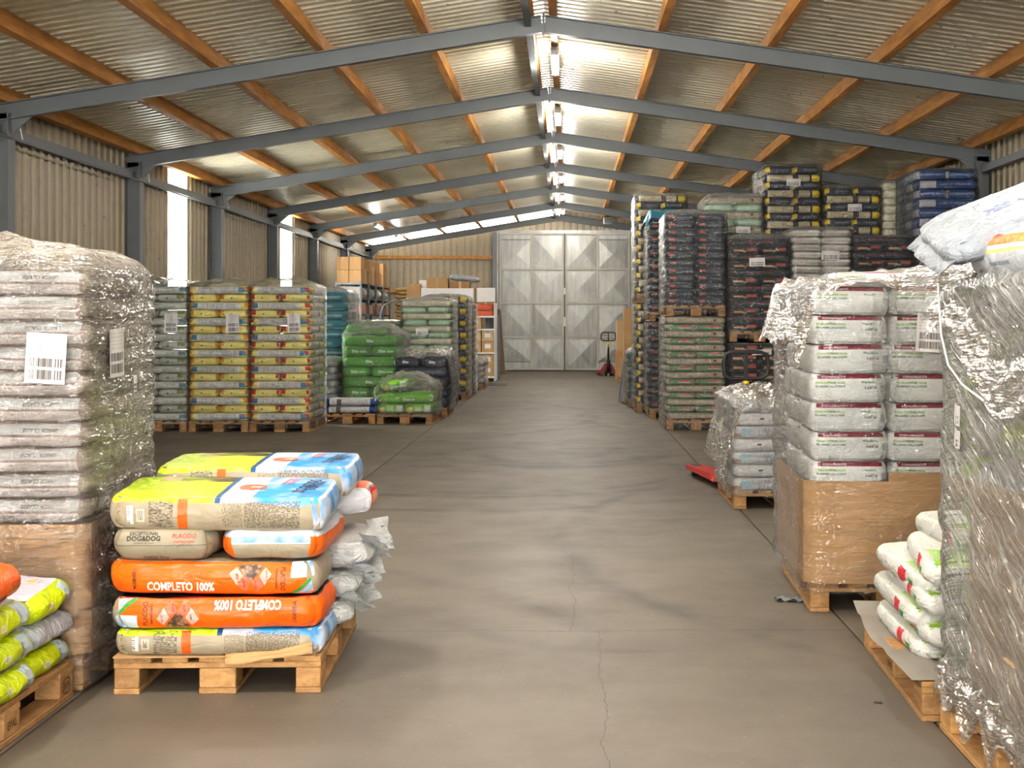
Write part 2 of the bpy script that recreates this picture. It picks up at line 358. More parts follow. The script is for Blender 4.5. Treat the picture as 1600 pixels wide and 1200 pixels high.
# steel portal frames: columns and rafters of I section
def ibeam(p0, p1, depth, width, up, tf=0.012, tw=0.010):
    p0, p1, up = Vector(p0), Vector(p1), Vector(up)
    t = (p1 - p0).normalized(); s = t.cross(up).normalized(); up = s.cross(t).normalized()
    out = [(-width / 2, 0), (width / 2, 0), (width / 2, tf), (tw / 2, tf), (tw / 2, depth - tf), (width / 2, depth - tf), (width / 2, depth), (-width / 2, depth), (-width / 2, depth - tf), (-tw / 2, depth - tf), (-tw / 2, tf), (-width / 2, tf)]
    v = []
    for p in (p0, p1):
        for a, b in out: v.append(tuple(p + s * a + up * b))
    n = len(out); f = [(i, (i + 1) % n, (i + 1) % n + n, i + n) for i in range(n)]
    f += [tuple(range(n - 1, -1, -1)), tuple(range(n, 2 * n))]
    return mesh('ibeam', v, f)
for k, Y in enumerate(FRY):
    fr = tag(empty('portal_beam', (0, Y, 0)), 'grey steel portal frame spanning the hall, number %d counted from its far door' % (len(FRY) - k), 'beam', 'steel portal frames', 'structure')
    place('rafter', ibeam((XL + 0.02, 0, raf(XL + 0.02)), (RX, 0, RZ), RAFD, 0.10, (0, 0, 1)), M_STEEL, fr)
    place('rafter', ibeam((RX, 0, RZ), (XR - 0.02, 0, raf(XR - 0.02)), RAFD, 0.10, (0, 0, 1)), M_STEEL, fr)
    place('column', ibeam((XL + 0.02, 0, 0), (XL + 0.02, 0, raf(XL) + 0.1), 0.21, 0.20, (1, 0, 0)), M_STEEL, fr)
    place('column', ibeam((XR - 0.02, 0, 0), (XR - 0.02, 0, raf(XR) + 0.1), 0.21, 0.20, (-1, 0, 0)), M_STEEL, fr)
    place('apex_plate', boxmesh(RX - 0.012, RX + 0.012, -0.06, 0.06, RZ - 0.03, RZ + RAFD + 0.01), M_STEEL, fr)
    for X, sg in ((XL + 0.23, 1), (XR - 0.23, -1)):
        z = raf(X)
        place('haunch', mesh('haunch', [(X, -0.008, z), (X + sg * 0.22, -0.008, z + 0.03), (X, -0.008, z - 0.16), (X, 0.008, z), (X + sg * 0.22, 0.008, z + 0.03), (X, 0.008, z - 0.16)],
              [(0, 1, 2), (3, 5, 4), (0, 3, 4, 1), (1, 4, 5, 2), (2, 5, 3, 0)]), M_STEEL, fr)
    if k < len(FRY) - 1:
        nx = FRY[k + 1] - Y
        place('ridge_tie', boxmesh(RX - 0.20, RX - 0.13, 0, nx, RZ + 0.06, RZ + 0.14), M_STEEL, fr)
        place('eave_rail', boxmesh(XL + 0.06, XL + 0.16, 0.1, nx - 0.1, raf(XL) - 0.13, raf(XL) - 0.03), M_STEEL, fr)
        place('eave_rail', boxmesh(XR - 0.16, XR - 0.06, 0.1, nx - 0.1, raf(XR) - 0.13, raf(XR) - 0.03), M_STEEL, fr)
        place('pipe', tube([(XL + 0.24, 0.0, raf(XL) - 0.16), (XL + 0.24, nx * 0.5, raf(XL) - 0.175), (XL + 0.24, nx, raf(XL) - 0.16)], 0.012), M_GREY, fr)
        place('cable', tube([(XL + 0.30, 0.12, raf(XL) - 0.16), (XL + 0.27, 0.10, raf(XL) + 0.02), (XL + 0.2, 0.12, raf(XL) + 0.2)], 0.006, 6), M_WHITE, fr)

def wallsheet(name, axis, pos, s0, s1, z0, z1f, m, parent, pitch=0.25, amp=0.03, inward=1, pan=0.165, skip=None):
    prof = corr_profile(s0, s1, pitch, amp, pan); v, f = [], []
    for s, o in prof:
        for z in (z0(s) if callable(z0) else z0, z1f(s)):
            v.append((pos + inward * o, s, z) if axis == 'x' else (s, pos + inward * o, z))
    for i in range(len(prof) - 1): f.append((2 * i, 2 * i + 1, 2 * i + 3, 2 * i + 2))
    return place(name, mesh(name, v, f), m, parent)
wl = tag(empty('wall_left'), kind='structure'); wr_ = tag(empty('wall_right'), kind='structure')
WIN = [(21.65, 22.70), (30.0, 31.35)]
edges = [YF] + FRY[1:-1] + [YB]
for i in range(len(edges) - 1):
    segs = []; a = edges[i]
    for w0, w1 in WIN:
        if edges[i] < w0 < edges[i + 1]: segs.append((a, w0)); a = w1
    segs.append((a, edges[i + 1]))
    for s0, s1 in segs: wallsheet('wall_panel', 'x', XL, s0, s1, 0.0, lambda s: raf(XL) + ytop + .04, M_WALL, wl, inward=1)
    wallsheet('wall_panel', 'x', XR, edges[i], edges[i + 1], 0.0, lambda s: raf(XR) + ytop + .04, M_WALL, wr_, inward=-1)
for i, (a, b) in enumerate(WIN):
    o = wallsheet('window_%d' % (i + 1), 'x', XL, a, b, 0.0, lambda s: raf(XL) + ytop, M_TRANS, None, inward=1); tag(o, kind='structure')
# far gable wall with the big door
DX0, DX1, DZ = -2.11, 1.85, 4.13
wb = tag(empty('wall_back'), kind='structure')
def ztop(s): return raf(s) + (RAFD * 0.5 if s < RX else ytop + 0.045)
wallsheet('wall_panel', 'y', YB, XL, DX0 - 0.02, 0.0, ztop, M_WALL, wb, 0.2, 0.03, -1, 0.13)
wallsheet('wall_panel', 'y', YB, DX1 + 0.02, XR, 0.0, ztop, M_WALL, wb, 0.2, 0.03, -1, 0.13)
wallsheet('wall_panel', 'y', YB, DX0 - 0.02, DX1 + 0.02, DZ, ztop, M_WALL, wb, 0.2, 0.03, -1, 0.13)
for X0, X1, z in ((-5.8, -2.27, 3.42), (-5.8, -2.27, 2.42), (2.0, 5.6, 3.42), (2.0, 5.6, 2.42)):
    place('girt', boxmesh(X0, X1, YB - 0.14, YB - 0.06, z - 0.05, z + 0.05), M_WOOD, wb)
for X in (-2.22, 1.96, 2.25):
    place('gable_post', boxmesh(X - 0.06, X + 0.06, YB - 0.2, YB - 0.04, 0, raf(X) - 0.02), M_GREY if X != 2.25 else M_WALL, wb)
for z in (1.5, 2.5, 3.1, 3.6): place('hinge', boxmesh(1.98, 2.2, YB - 0.22, YB - 0.18, z - 0.03, z + 0.03), M_GALV, wb)
# front gable behind the camera, its doorway open to daylight
wf = tag(empty('wall_front'), kind='structure')
for a, b, z0 in ((XL, -5.6, 0), (5.3, XR, 0), (-5.6, 5.3, 3.6)):
    wallsheet('wall_panel', 'y', YF, a, b, z0, lambda s: raf(s) + ytop, M_WALL, wf, 0.2, 0.03, 1, 0.13)

M_DOORBAR = simple('door_bar_paint', (186, 180, 166), 0.55, 0.1, 0.12, 5.0)
# the double door: two leaves of eight sheet panels each, every sheet pressed into a shallow pyramid
dr = tag(empty('door_1', (0, YB - 0.12, 0)), kind='structure')
place('door_frame', joinboxes('door_frame', [(DX0 - 0.08, DX0, -0.06, 0.06, 0, DZ + 0.1), (DX1, DX1 + 0.08, -0.06, 0.06, 0, DZ + 0.1), (DX0, DX1, -0.06, 0.06, DZ, DZ + 0.1)]), M_GALV, dr)
for leaf in range(2):
    x0 = DX0 + 0.02 + leaf * (DX1 - DX0) / 2; x1 = x0 + (DX1 - DX0) / 2 - 0.04
    bars = []
    zs = [0.06, 1.02, 2.04, 3.06, DZ - 0.02]
    for z in zs: bars.append((x0, x1, -0.075, 0.0, z - 0.025, z + 0.025))
    xm = (x0 + x1) / 2
    for x in (x0 + 0.025, xm, x1 - 0.025): bars.append((x - 0.025, x + 0.025, -0.08, -0.002, 0.035, DZ))
    lf = place('door_leaf', joinboxes('leaf_frame', bars), M_DOORBAR, dr)
    for c in range(2):
        for r in range(4):
            a, b = (x0 + 0.05, xm - 0.025) if c == 0 else (xm + 0.025, x1 - 0.05); z0, z1 = zs[r] + 0.025, zs[r + 1] - 0.025
            if (c == 0) == (leaf == 0):
                if r == 3: bz = z1 - 0.13; place('door_sheet', boxmesh(a, b, -0.014, -0.004, bz, z1), M_GALV, lf); z1 = bz - 0.02
                if r == 0: place('door_sheet', boxmesh(a, b, -0.014, -0.004, z0, z0 + 0.18), M_GALV, lf); z0 += 0.2
            h = random.choice((-0.026, -0.034, -0.04, -0.03)); cx, cz = (a + b) / 2 + random.uniform(-.02, .02), (z0 + z1) / 2
            v = [(a, -0.004, z0), (b, -0.004, z0), (b, -0.004, z1), (a, -0.004, z1), (cx, -0.004 + h, cz)]
            place('door_sheet', mesh('door_sheet', v, [(0, 1, 4), (1, 2, 4), (2, 3, 4), (3, 0, 4)]), M_GALV, lf)
place('back_sheet', boxmesh(DX0, DX1, 0.0, 0.012, 0.0, DZ), M_STEEL, dr)
place('bolt', joinboxes('bolt', [(-0.16, -0.10, -0.09, -0.05, 1.35, 1.62), (-0.15, -0.11, -0.10, -0.06, 2.3, 2.5)]), M_WHITE, dr)

# ------------------------------------------------------------------ lamps
LN = 0
def strip_light(x, y, z, ln, watts, label, rz=0.0):
    global LN
    t = tag(empty('strip_light', (x, y, z), rz), label, 'lamp', 'strip lights on the roof timbers')
    place('housing', boxmesh(-0.05, 0.05, -ln / 2, ln / 2, 0.0, 0.05, 0.006), M_WHITE, t)
    place('tube', tube([(0, -ln / 2 + 0.03, -0.025), (0, ln / 2 - 0.03, -0.025)], 0.03, 10), M_TUBE, t)
    for s in (-1, 1): place('end_cap', boxmesh(-0.045, 0.045, s * ln / 2 - 0.02, s * ln / 2 + 0.02, -0.05, 0.05, 0.004), M_WHITE, t)
    ld = bpy.data.lights.new('tube_light', 'AREA'); ld.shape = 'RECTANGLE'; ld.size = 0.10; ld.size_y = ln - 0.1; ld.energy = watts * 0.25; ld.color = LAMP_C
    lo = bpy.data.objects.new('tube_light', ld); COL.objects.link(lo); lo.parent = t; lo.location = (0, 0, -0.06)
    ld = bpy.data.lights.new('tube_glow', 'POINT'); ld.shadow_soft_size = 0.1; ld.energy = watts; ld.color = LAMP_C
    lo = bpy.data.objects.new('tube_glow', ld); COL.objects.link(lo); lo.parent = t; lo.location = (0, 0, -0.26)
for i in range(-5, 6):
    y = 15.0 + 2.29 + 4.58 * i
    if y < YF + 1: continue
    strip_light(-0.17, y, raf(-0.17) + RAFD - 0.05, 1.35, LAMP_W, 'lit white strip light under the ridge timber, %s of the row from the far door' % ordn(6 - i))
for X in (-2.62, 2.13):  # two extra lamp rows, added above the view to brighten the stack fronts
    for q in range(5):
        y = -5.2 + 4.58 * q
        if y < 9: strip_light(X, y, raf(X) + RAFD - 0.05, 1.35, SIDE_FILL_W * (1.7 if X < 0 else 0.6), 'added fill strip light on a side roof timber out of view, %s %s' % (ordn(q + 1), 'wall row' if X < 0 else 'stack row'))
strip_light(-4.83, 36.0, raf(-4.83) + RAFD - 0.05, 1.2, LAMP_W * 0.5, 'lit strip light above the grey shelving with cartons', 0.0)
strip_light(-4.83, 40.3, raf(-4.83) + RAFD - 0.05, 1.2, LAMP_W * 0.5, 'lit strip light near the far gable corner beside daylight slots', 0.0)
t = tag(empty('floodlight', (1.1, 40.2, raf(1.1) + RAFD - 0.16)), 'small white floodlight, unlit, hung from roof timber near the far door', 'lamp')
place('body', boxmesh(-0.12, 0.12, -0.06, 0.06, -0.09, 0.09, 0.01), M_WHITE, t); place('glass', boxmesh(-0.1, 0.1, -0.068, -0.061, -0.07, 0.07), M_GREY, t)
place('bracket', boxmesh(-0.02, 0.02, -0.02, 0.02, 0.09, 0.17), M_GREY, t)

# ------------------------------------------------------------------ pallets
def pallet(x, y, rz=0.0, label='', z=0.0, w=0.8, d=1.2, group='wooden euro pallets'):
    """euro pallet; x, y is its front corner nearest the wall on the viewer's side, boards run in depth"""
    t = tag(empty('wooden_pallet', (x, y, z), rz), label, 'pallet', group)
    by = (0.0725, d / 2, d - 0.0725)
    for cx, ww in ((0.05, 0.1), (w / 2, 0.145), (w - 0.05, 0.1)):
        place('bottom_board', boxmesh(-ww / 2, ww / 2, 0, d, 0, 0.022, 0.003), M_PAL, t, (cx, 0, 0))
        for cy in by: place('block', boxmesh(-ww / 2 + .002, ww / 2 - .002, -0.0715, 0.0715, 0.022, 0.1, 0.004), M_PAL, t, (cx, cy, 0))
    for cy in by: place('stringer', boxmesh(0, w, -0.0725, 0.0725, 0.1, 0.122, 0.003), M_PAL, t, (0, cy, 0))
    for cx, ww in ((0.0725, 0.145), (0.236, 0.1), (w / 2, 0.145), (w - 0.236, 0.1), (w - 0.0725, 0.145)):
        place('deck_board', boxmesh(-ww / 2, ww / 2, 0, d, 0.122, 0.144, 0.003), M_PAL, t, (cx, 0, 0))
    return t

# ------------------------------------------------------------------ bags
BAGC = {}
def bagmesh(L, W, H, var=0, bulge=0.012, taper=0.22, wr=0.006, fine=False):
    """filled plastic sack lying flat: length L in x, width W in y, height H in z, sagging ends and bulging sides"""
    k = (round(L, 3), round(W, 3), round(H, 3), var, bulge, taper, wr, fine)
    if k in BAGC: return BAGC[k]
    nx, ny, nz = (30, 18, 8) if fine else (14, 9, 5)
    idx = {}; v = []; f = []; ins = min(.018, .006 + taper * .13)
    hx, hy, hz = L / 2, W / 2, H / 2
    def sp(i, n):
        t = i / n * 2 - 1
        return math.copysign(1 - (1 - abs(t)) ** 1.5, t)
    def vert(i, j, kk):
        key = (i, j, kk)
        if key in idx: return idx[key]
        u, a, b = sp(i, nx), sp(j, ny), sp(kk, nz)
        q = Vector((u * hx * 9 + var * 31.7, a * hy * 9, b * hz * 9 + var * 7.1)); nv = noise.noise_vector(q); nv2 = noise.noise_vector(q * 2.7)
        e, s = abs(u) ** 4, abs(a) ** 5
        z = b * hz * (1 - taper * e * (0.7 + 0.6 * nv.x)) * (1 - min(.16, taper) * s * (1 + nv.y)) 
        x = u * hx + math.copysign(bulge * (1 - b * b) * e, u) - math.copysign(ins * abs(b) ** 4 * e * e, u)
        y = a * hy + math.copysign(bulge * (1 - b * b) * s, a) - math.copysign(ins * abs(b) ** 4 * s * s, a)
        c = (abs(u) * abs(a)) ** 8
        x -= math.copysign(0.03 * c, u); y -= math.copysign(0.03 * c, a)
        x += nv.x * wr + nv2.y * wr * 0.5; y += nv.z * wr + nv2.x * wr * 0.5
        z += (nv.y * wr * 1.2 + nv2.z * wr * 0.7) * (1 - 0.7 * abs(b))
        z = max(-hz, min(hz, z))
        idx[key] = len(v); v.append((x, y, z)); return idx[key]
    for i in range(nx):
        for j in range(ny):
            f.append((vert(i, j, 0), vert(i, j + 1, 0), vert(i + 1, j + 1, 0), vert(i + 1, j, 0)))
            f.append((vert(i, j, nz), vert(i + 1, j, nz), vert(i + 1, j + 1, nz), vert(i, j + 1, nz)))
    for i in range(nx):
        for k2 in range(nz):
            f.append((vert(i, 0, k2), vert(i + 1, 0, k2), vert(i + 1, 0, k2 + 1), vert(i, 0, k2 + 1)))
            f.append((vert(i, ny, k2), vert(i, ny, k2 + 1), vert(i + 1, ny, k2 + 1), vert(i + 1, ny, k2)))
    for j in range(ny):
        for k2 in range(nz):
            f.append((vert(0, j, k2), vert(0, j, k2 + 1), vert(0, j + 1, k2 + 1), vert(0, j + 1, k2)))
            f.append((vert(nx, j, k2), vert(nx, j + 1, k2), vert(nx, j + 1, k2 + 1), vert(nx, j, k2 + 1)))
    me = mesh('bag', v, f, True); BAGC[k] = me; return me
BAGM = {}
def bagdata(geo, m):
    """bag geometry carrying a material, shared between bags of one kind"""
    k = (geo.name, m.name)
    if k not in BAGM:
        d = geo.copy(); d.materials.clear(); d.materials.append(m); BAGM[k] = d
    return BAGM[k]
def sealmesh(W, H, seed=0, out=0.05):
    """flat crimped flap at a bag's end, wavy"""
    n = 12; v, f = [], []
    for i in range(n + 1):
        y = -W / 2 + W * i / n
        for s in (0, 0.5, 1):
            nz_ = noise.noise(Vector((y * 9 + seed * 5.3, s * 2, seed)))
            for th in (-0.0015, 0.0015):
                v.append((s * out * (1 + 0.25 * nz_), y * (1 - 0.06 * s), th + nz_ * 0.03 * s - 0.012 * s))
    for i in range(n):
        for s in range(2):
            a = i * 6 + s * 2; b = a + 6
            f.append((a, a + 2, b + 2, b)); f.append((a + 1, b + 1, b + 3, a + 3))
        a = i * 6 + 4; f.append((a, a + 1, a + 7, a + 6))
    return mesh('seal', v, f, True)

TXT = {}
def textmesh(txt, size, bold=0.0):
    k = (txt, size, bold)
    if k not in TXT:
        c = bpy.data.curves.new('lettering', 'FONT'); c.body = txt; c.size = size; c.align_x = 'CENTER'; c.align_y = 'CENTER'; c.offset = bold; c.resolution_u = 2
        o = bpy.data.objects.new('lettering_source', c); COL.objects.link(o)
        bpy.context.view_layer.update()
        dg = bpy.context.evaluated_depsgraph_get()
        TXT[k] = bpy.data.meshes.new_from_object(o.evaluated_get(dg))
        bpy.data.objects.remove(o); bpy.data.curves.remove(c)
    return TXT[k]
DEC = {'-y': (Vector((1, 0, 0)), Vector((0, 0, 1)), Vector((0, -1, 0))), '+y': (Vector((-1, 0, 0)), Vector((0, 0, 1)), Vector((0, 1, 0))),
       '+x': (Vector((0, 1, 0)), Vector((0, 0, 1)), Vector((1, 0, 0))), '-x': (Vector((0, -1, 0)), Vector((0, 0, 1)), Vector((-1, 0, 0))), '+z': (Vector((1, 0, 0)), Vector((0, 1, 0)), Vector((0, 0, 1)))}
BVH = {}
def project(bag, pts2, faces, face, a, b, rot, m, name, off=0.0015):
    """lay flat print on the bag's own surface"""
    R, U, N = DEC[face]
    if bag.data.name not in BVH:
        BVH[bag.data.name] = BVHTree.FromPolygons([v.co.copy() for v in bag.data.vertices], [tuple(p.vertices) for p in bag.data.polygons])
    bv = BVH[bag.data.name]; cs, sn = math.cos(rot), math.sin(rot); out = []
    for x, y in pts2:
        X, Y = a + x * cs - y * sn, b + x * sn + y * cs
        p = R * X + U * Y + N * 1.0
        hit = bv.ray_cast(p, -N)
        q = hit[0] if hit[0] is not None else R * X + U * Y + N * 0.05
        out.append(tuple(q + N * off))
    return place(name, mesh(name, out, faces), m, bag)
def write(bag, txt, face, a, b, size, m, rot=0.0, bold=0.0, sx=1.0, off=0.0025):
    me = textmesh(txt, size, bold)
    return project(bag, [(v.co.x * sx, v.co.y) for v in me.vertices], [tuple(p.vertices) for p in me.polygons], face, a, b, rot, m, 'lettering', off)
def patch(bag, poly, face, a, b, m, rot=0.0, name='print', cuts=3, off=0.0015):
    bm = bmesh.new(); vs = [bm.verts.new((p[0], p[1], 0)) for p in poly]; bm.faces.new(vs)
    bmesh.ops.triangulate(bm, faces=bm.faces[:])
    for _ in range(cuts): bmesh.ops.subdivide_edges(bm, edges=bm.edges[:], cuts=1, use_grid_fill=True); bmesh.ops.triangulate(bm, faces=bm.faces[:])
    bm.verts.index_update()
    p2 = [(v.co.x, v.co.y) for v in bm.verts]; fc = [tuple(v.index for v in f.verts) for f in bm.faces]; bm.free()
    return project(bag, p2, fc, face, a, b, rot, m, name, off)

# ------------------------------------------------------------------ film
def shell(name, x, y, rz, w, d, z0, z1, lh, m, hood=0.05, amp=0.008, bulge=0.012, marg=0.022, rad=0.07, seed=1.0, res=1.0, skirt=0.0, label='', sag=0.0, cat='plastic wrap', topnoise=0.02, flare=None):
    """stretch film drawn round a stack of bags: follows each layer and closes over the top"""
    t = place(name, None, None, None, (x, y, 0), (0, 0, rz)) if False else None
    per = []; n_side = max(6, int(14 * res)); hw, hd = w / 2 + marg, d / 2 + marg
    def rr(a):
        pass
    # rounded rectangle, starting at the front
    corners = [(hw - rad, -hd + rad, -90), (hw - rad, hd - rad, 0), (-hw + rad, hd - rad, 90), (-hw + rad, -hd + rad, 180)]
    for ci, (cx, cy, a0) in enumerate(corners):
        for q in range(5):
            an = math.radians(a0 + 90 * q / 4); per.append((cx + rad * math.cos(an), cy + rad * math.sin(an), math.cos(an), math.sin(an)))
        nx_ = corners[(ci + 1) % 4]; an = math.radians(a0 + 90)
        p0 = (cx + rad * math.cos(an), cy + rad * math.sin(an)); p1 = (nx_[0] + rad * math.cos(an), nx_[1] + rad * math.sin(an))
        for q in range(1, n_side): s = q / n_side; per.append((p0[0] + (p1[0] - p0[0]) * s, p0[1] + (p1[1] - p0[1]) * s, math.cos(an), math.sin(an)))
    nz = max(8, int((z1 - z0) / lh * (4 if res >= 1 else 3))); v, f = [], []; P = len(per)
    rows = 0
    for r in range(nz + 1):
        z = z0 + (z1 - z0) * r / nz
        ph = ((z - z0) / lh) % 1.0
        bl = bulge * math.sin(math.pi * ph) ** 0.7
        for i, (a, b, nx_, ny_) in enumerate(per):
            q = Vector((a * 5 + seed * 13, b * 5, z * 7)); n1 = noise.noise(q); n2 = noise.noise(q * 2.9)
            o = bl + amp * (n1 + 0.6 * n2)
            if flare: o += flare((z - z0) / (z1 - z0), a, b)
            v.append((a + nx_ * o, b + ny_ * o, z + amp * 0.6 * n2))
        rows += 1
    K = 6
    for k in range(1, K):
        s = k / K; sc = 1 - s ** 1.4 * 0.98; rise = hood * (1 - (1 - s) ** 2)
        for i, (a, b, nx_, ny_) in enumerate(per):
            q = Vector((a * sc * 6 + seed * 7, b * sc * 6, 3.3)); n1 = noise.noise(q) + 0.5 * noise.noise(q * 2.6)
            v.append((a * sc, b * sc, z1 + 0.012 + rise + topnoise * n1 * (0.3 + s)))
        rows += 1
    v.append((0, 0, z1 + hood + 0.012)); top = len(v) - 1
    for r in range(rows - 1):
        for i in range(P): f.append((r * P + i, r * P + (i + 1) % P, (r + 1) * P + (i + 1) % P, (r + 1) * P + i))
    for i in range(P): f.append(((rows - 1) * P + i, (rows - 1) * P + (i + 1) % P, top))
    c = Matrix.Rotation(rz, 3, 'Z') @ Vector((w / 2, d / 2, 0))
    o = place(name, mesh(name, v, f, True), m, None, (x + c.x, y + c.y, 0), (0, 0, rz))
    return tag(o, label, cat, 'stretch film on the stacks')
def sheet(name, fn, nu, nv, m, label, parent=None, cat='plastic wrap'):
    v, f = [], []
    for i in range(nu + 1):
        for j in range(nv + 1): v.append(tuple(fn(i / nu, j / nv)))
    for i in range(nu):
        for j in range(nv): a = i * (nv + 1) + j; f.append((a, a + 1, a + nv + 2, a + nv + 1))
    o = place(name, mesh(name, v, f, True), m, parent)
    if parent is None: tag(o, label, cat, 'stretch film on the stacks')
    return o
F_CLEAR = film('film_clear', 0.02, gloss=0.36, edge=0.16)
F_MID = film('film_mid', 0.045, gloss=0.36, edge=0.25)
F_MILK = film('film_milky', 0.14, tint=(244, 242, 238), gloss=0.34, edge=0.4, bump=0.6)
F_CRINK = film('film_crinkled', 0.15, tint=(200, 198, 193), gloss=0.32, rough=0.18, edge=0.35, bump=0.6, crink=14.0, topz=0.35)
F_DIAG = film('film_pulled', 0.26, tint=(246, 248, 246), gloss=0.5, rough=0.10, streak=(1.6, 1.6, 26.0), rot=(-0.45, 0.0, 0.0), edge=0.25, bump=0.9, crink=6.0, cw=0.18)
F_LOOSE = film('film_loose', 0.22, tint=(214, 212, 207), gloss=0.4, edge=0.5, bump=0.8, streak=(9, 9, 9), crink=12.0)

# shipping label: paper sheet with print lines and two barcodes
def label_material():
    g = newmat('shipping_label'); tc = g.n('TexCoord'); gen = g.n('SeparateXYZ', {0: tc.outputs['Generated']}); u, v = gen.outputs[0], gen.outputs[2]
    rnd = g.n('ObjectInfo').outputs['Random']
    bar = g.n('TexNoise', {'Vector': g.n('CombineXYZ', {0: g.math('MULTIPLY', u, 60.0), 1: g.math('MULTIPLY', rnd, 40.0), 2: 0.0}).outputs[0], 'Scale': 1.0, 'Detail': 1.0}).outputs[0]
    txt = g.n('TexNoise', {'Vector': g.n('CombineXYZ', {0: g.math('MULTIPLY', u, 46.0), 1: g.math('MULTIPLY', v, 60.0), 2: rnd}).outputs[0], 'Scale': 1.0, 'Detail': 2.0}).outputs[0]
    def rect(u0, u1, v0, v1): return g.math('MULTIPLY', g.math('COMPARE', u, (u0 + u1) / 2, (u1 - u0) / 2), g.math('COMPARE', v, (v0 + v1) / 2, (v1 - v0) / 2))
    bm_ = g.math('MULTIPLY', g.math('ADD', rect(.1, .93, .08, .27), rect(.1, .93, .33, .50)), g.math('GREATER_THAN', bar, 0.47))
    rowm = g.math('GREATER_THAN', g.math('FRACT', g.math('MULTIPLY', v, 13.0), 0), 0.55)
    tm = g.math('MULTIPLY', g.math('MULTIPLY', rect(.06, .94, .56, .96), rowm), g.math('GREATER_THAN', txt, 0.55))
    col = g.mix(g.math('ADD', g.math('MULTIPLY', bm_, 0.9), g.math('MULTIPLY', tm, 0.6), clamp=True), lin((196, 193, 190)), lin((34, 34, 38)))
    g.surf(g.n('BsdfPrincipled', {'Base Color': col, 'Roughness': 0.5}).outputs[0]); return g.m
M_LABEL = label_material()
def ship_label(film_o, world, w, h, tilt=0.0, facing=0.0):
    """paper sheet under the film: child of the film it is stuck to; world = centre"""
    n = 6; v, f = [], []
    for i in range(n + 1):
        for j in range(2):
            for th in (0, 0.001): v.append((-w / 2 + w * i / n, th + 0.004 * math.sin(i * 1.3), -h / 2 + h * j))
    for i in range(n):
        a = i * 4; b = a + 4; f += [(a, b, b + 2, a + 2), (a + 1, a + 3, b + 3, b + 1)]
    o = place('shipping_label', mesh('shipping_label', v, f, False), M_LABEL, film_o)
    mw = Matrix.Translation(world) @ Matrix.Rotation(facing, 4, 'Z') @ Matrix.Rotation(tilt, 4, 'Y')
    inv = (Matrix.Translation(film_o.location) @ film_o.rotation_euler.to_matrix().to_4x4()).inverted()
    o.matrix_local = inv @ mw
    o['label'] = 'white paper label with two barcodes'
    return o

# ------------------------------------------------------------------ stacks of bags
def stack(x, y, rz, z0, n, lh, mats, name, desc, where, w=0.8, d=1.2, order='AB', rear=True, group='', skip=0, jit=0.008, bulge=0.014, cb=None, toprear=True, wr=0.006, taper=0.07):
    """bags in crossed layers. A: two bags end-on in front, one across behind; B: the reverse; D: four bags end-on, two by two"""
    M = Matrix.Translation((x, y, 0)) @ Matrix.Rotation(rz, 4, 'Z'); out = []
    bw = w / 2 - 0.012; R90 = math.pi / 2
    for i in range(n):
        typ = order[i % len(order)]; z = z0 + (i + 0.5) * lh; H = lh - 0.003
        L = w - 0.02
        if typ == 'A': spots = [(w * .25, L / 2 + .005, R90, L, bw, 'front left'), (w * .75, L / 2 + .005, R90, L, bw, 'front right'), (w * .5, d - bw / 2 - .005, 0, L, bw, 'rear')]
        elif typ == 'B': spots = [(w * .5, bw / 2 + .005, 0, L, bw, 'front'), (w * .25, d - L / 2 - .005, R90, L, bw, 'rear left'), (w * .75, d - L / 2 - .005, R90, L, bw, 'rear right')]
        else:
            l2 = d / 2 - 0.012
            spots = [(w * .25, l2 / 2 + .005, R90, l2, bw, 'front left'), (w * .75, l2 / 2 + .005, R90, l2, bw, 'front right'), (w * .25, d - l2 / 2 - .005, R90, l2, bw, 'rear left'), (w * .75, d - l2 / 2 - .005, R90, l2, bw, 'rear right')]
        for k, (cx, cy, r, LL, WW, pos) in enumerate(spots):
            if pos.startswith('rear') and not rear and not (toprear and i == n - 1): continue
            if i < skip: continue
            m = mats[i % len(mats)]
            me = bagdata(bagmesh(LL, WW, H, random.randrange(3), bulge, taper, wr), m)
            p = M @ Vector((cx + random.uniform(-jit, jit), cy + random.uniform(-jit, jit), z))
            flip = 0.0 if cb is None else cb(i, pos)
            ti = random.uniform(-.010, .010) if i < n - 1 else random.uniform(-.02, .02)
            o = place(name, me, None, None, p, (ti if r else 0, 0 if r else ti, rz + r + flip + random.uniform(-.02, .02)))
            tag(o, '%s, %s layer from bottom, %s, %s' % (desc, ordn(i + 1), pos, where), 'bag', group or (desc + 's'))
            out.append((i, pos, o))
    return out

# ------------------------------------------------------------------ bag kinds
TX = lambda a, b, c, t=0.55: ('text', a, b, c, t)
B_SILV = bagmat('bag_silver_green', (180, 184, 168), [('y', .12, .88, .15, .85, (200, 202, 192)), ('y', .2, .8, .25, .75, (110, 112, 108), TX(9, 9, 60)), ('x', .10, .34, .45, .95, (118, 132, 74)), ('x', .45, .9, .3, .5, (130, 136, 120), TX(60, 60, 90)), ('x', .60, .66, .38, .55, (30, 30, 32)), ('y', .86, .97, .3, .8, (96, 130, 140))])
def yellow(nm, patchc):
    return bagmat(nm, (236, 222, 128), [('y', .14, .86, .06, .92, (214, 214, 208)), ('y', .18, .82, .15, .85, (116, 118, 120), TX(90, 9, 14, .53)), ('y', .84, .98, .2, .85, (70, 124, 160)),
        ('x', .78, .96, .35, .95, patchc), ('x', .05, .12, .4, .9, patchc), ('x', .25, .7, .35, .6, (190, 176, 92), TX(80, 80, 120)), ('x', .52, .57, .42, .58, (40, 36, 30))])
B_YELA = yellow('bag_yellow_orange', (226, 150, 30)); B_YELB = yellow('bag_yellow_red', (196, 44, 40))
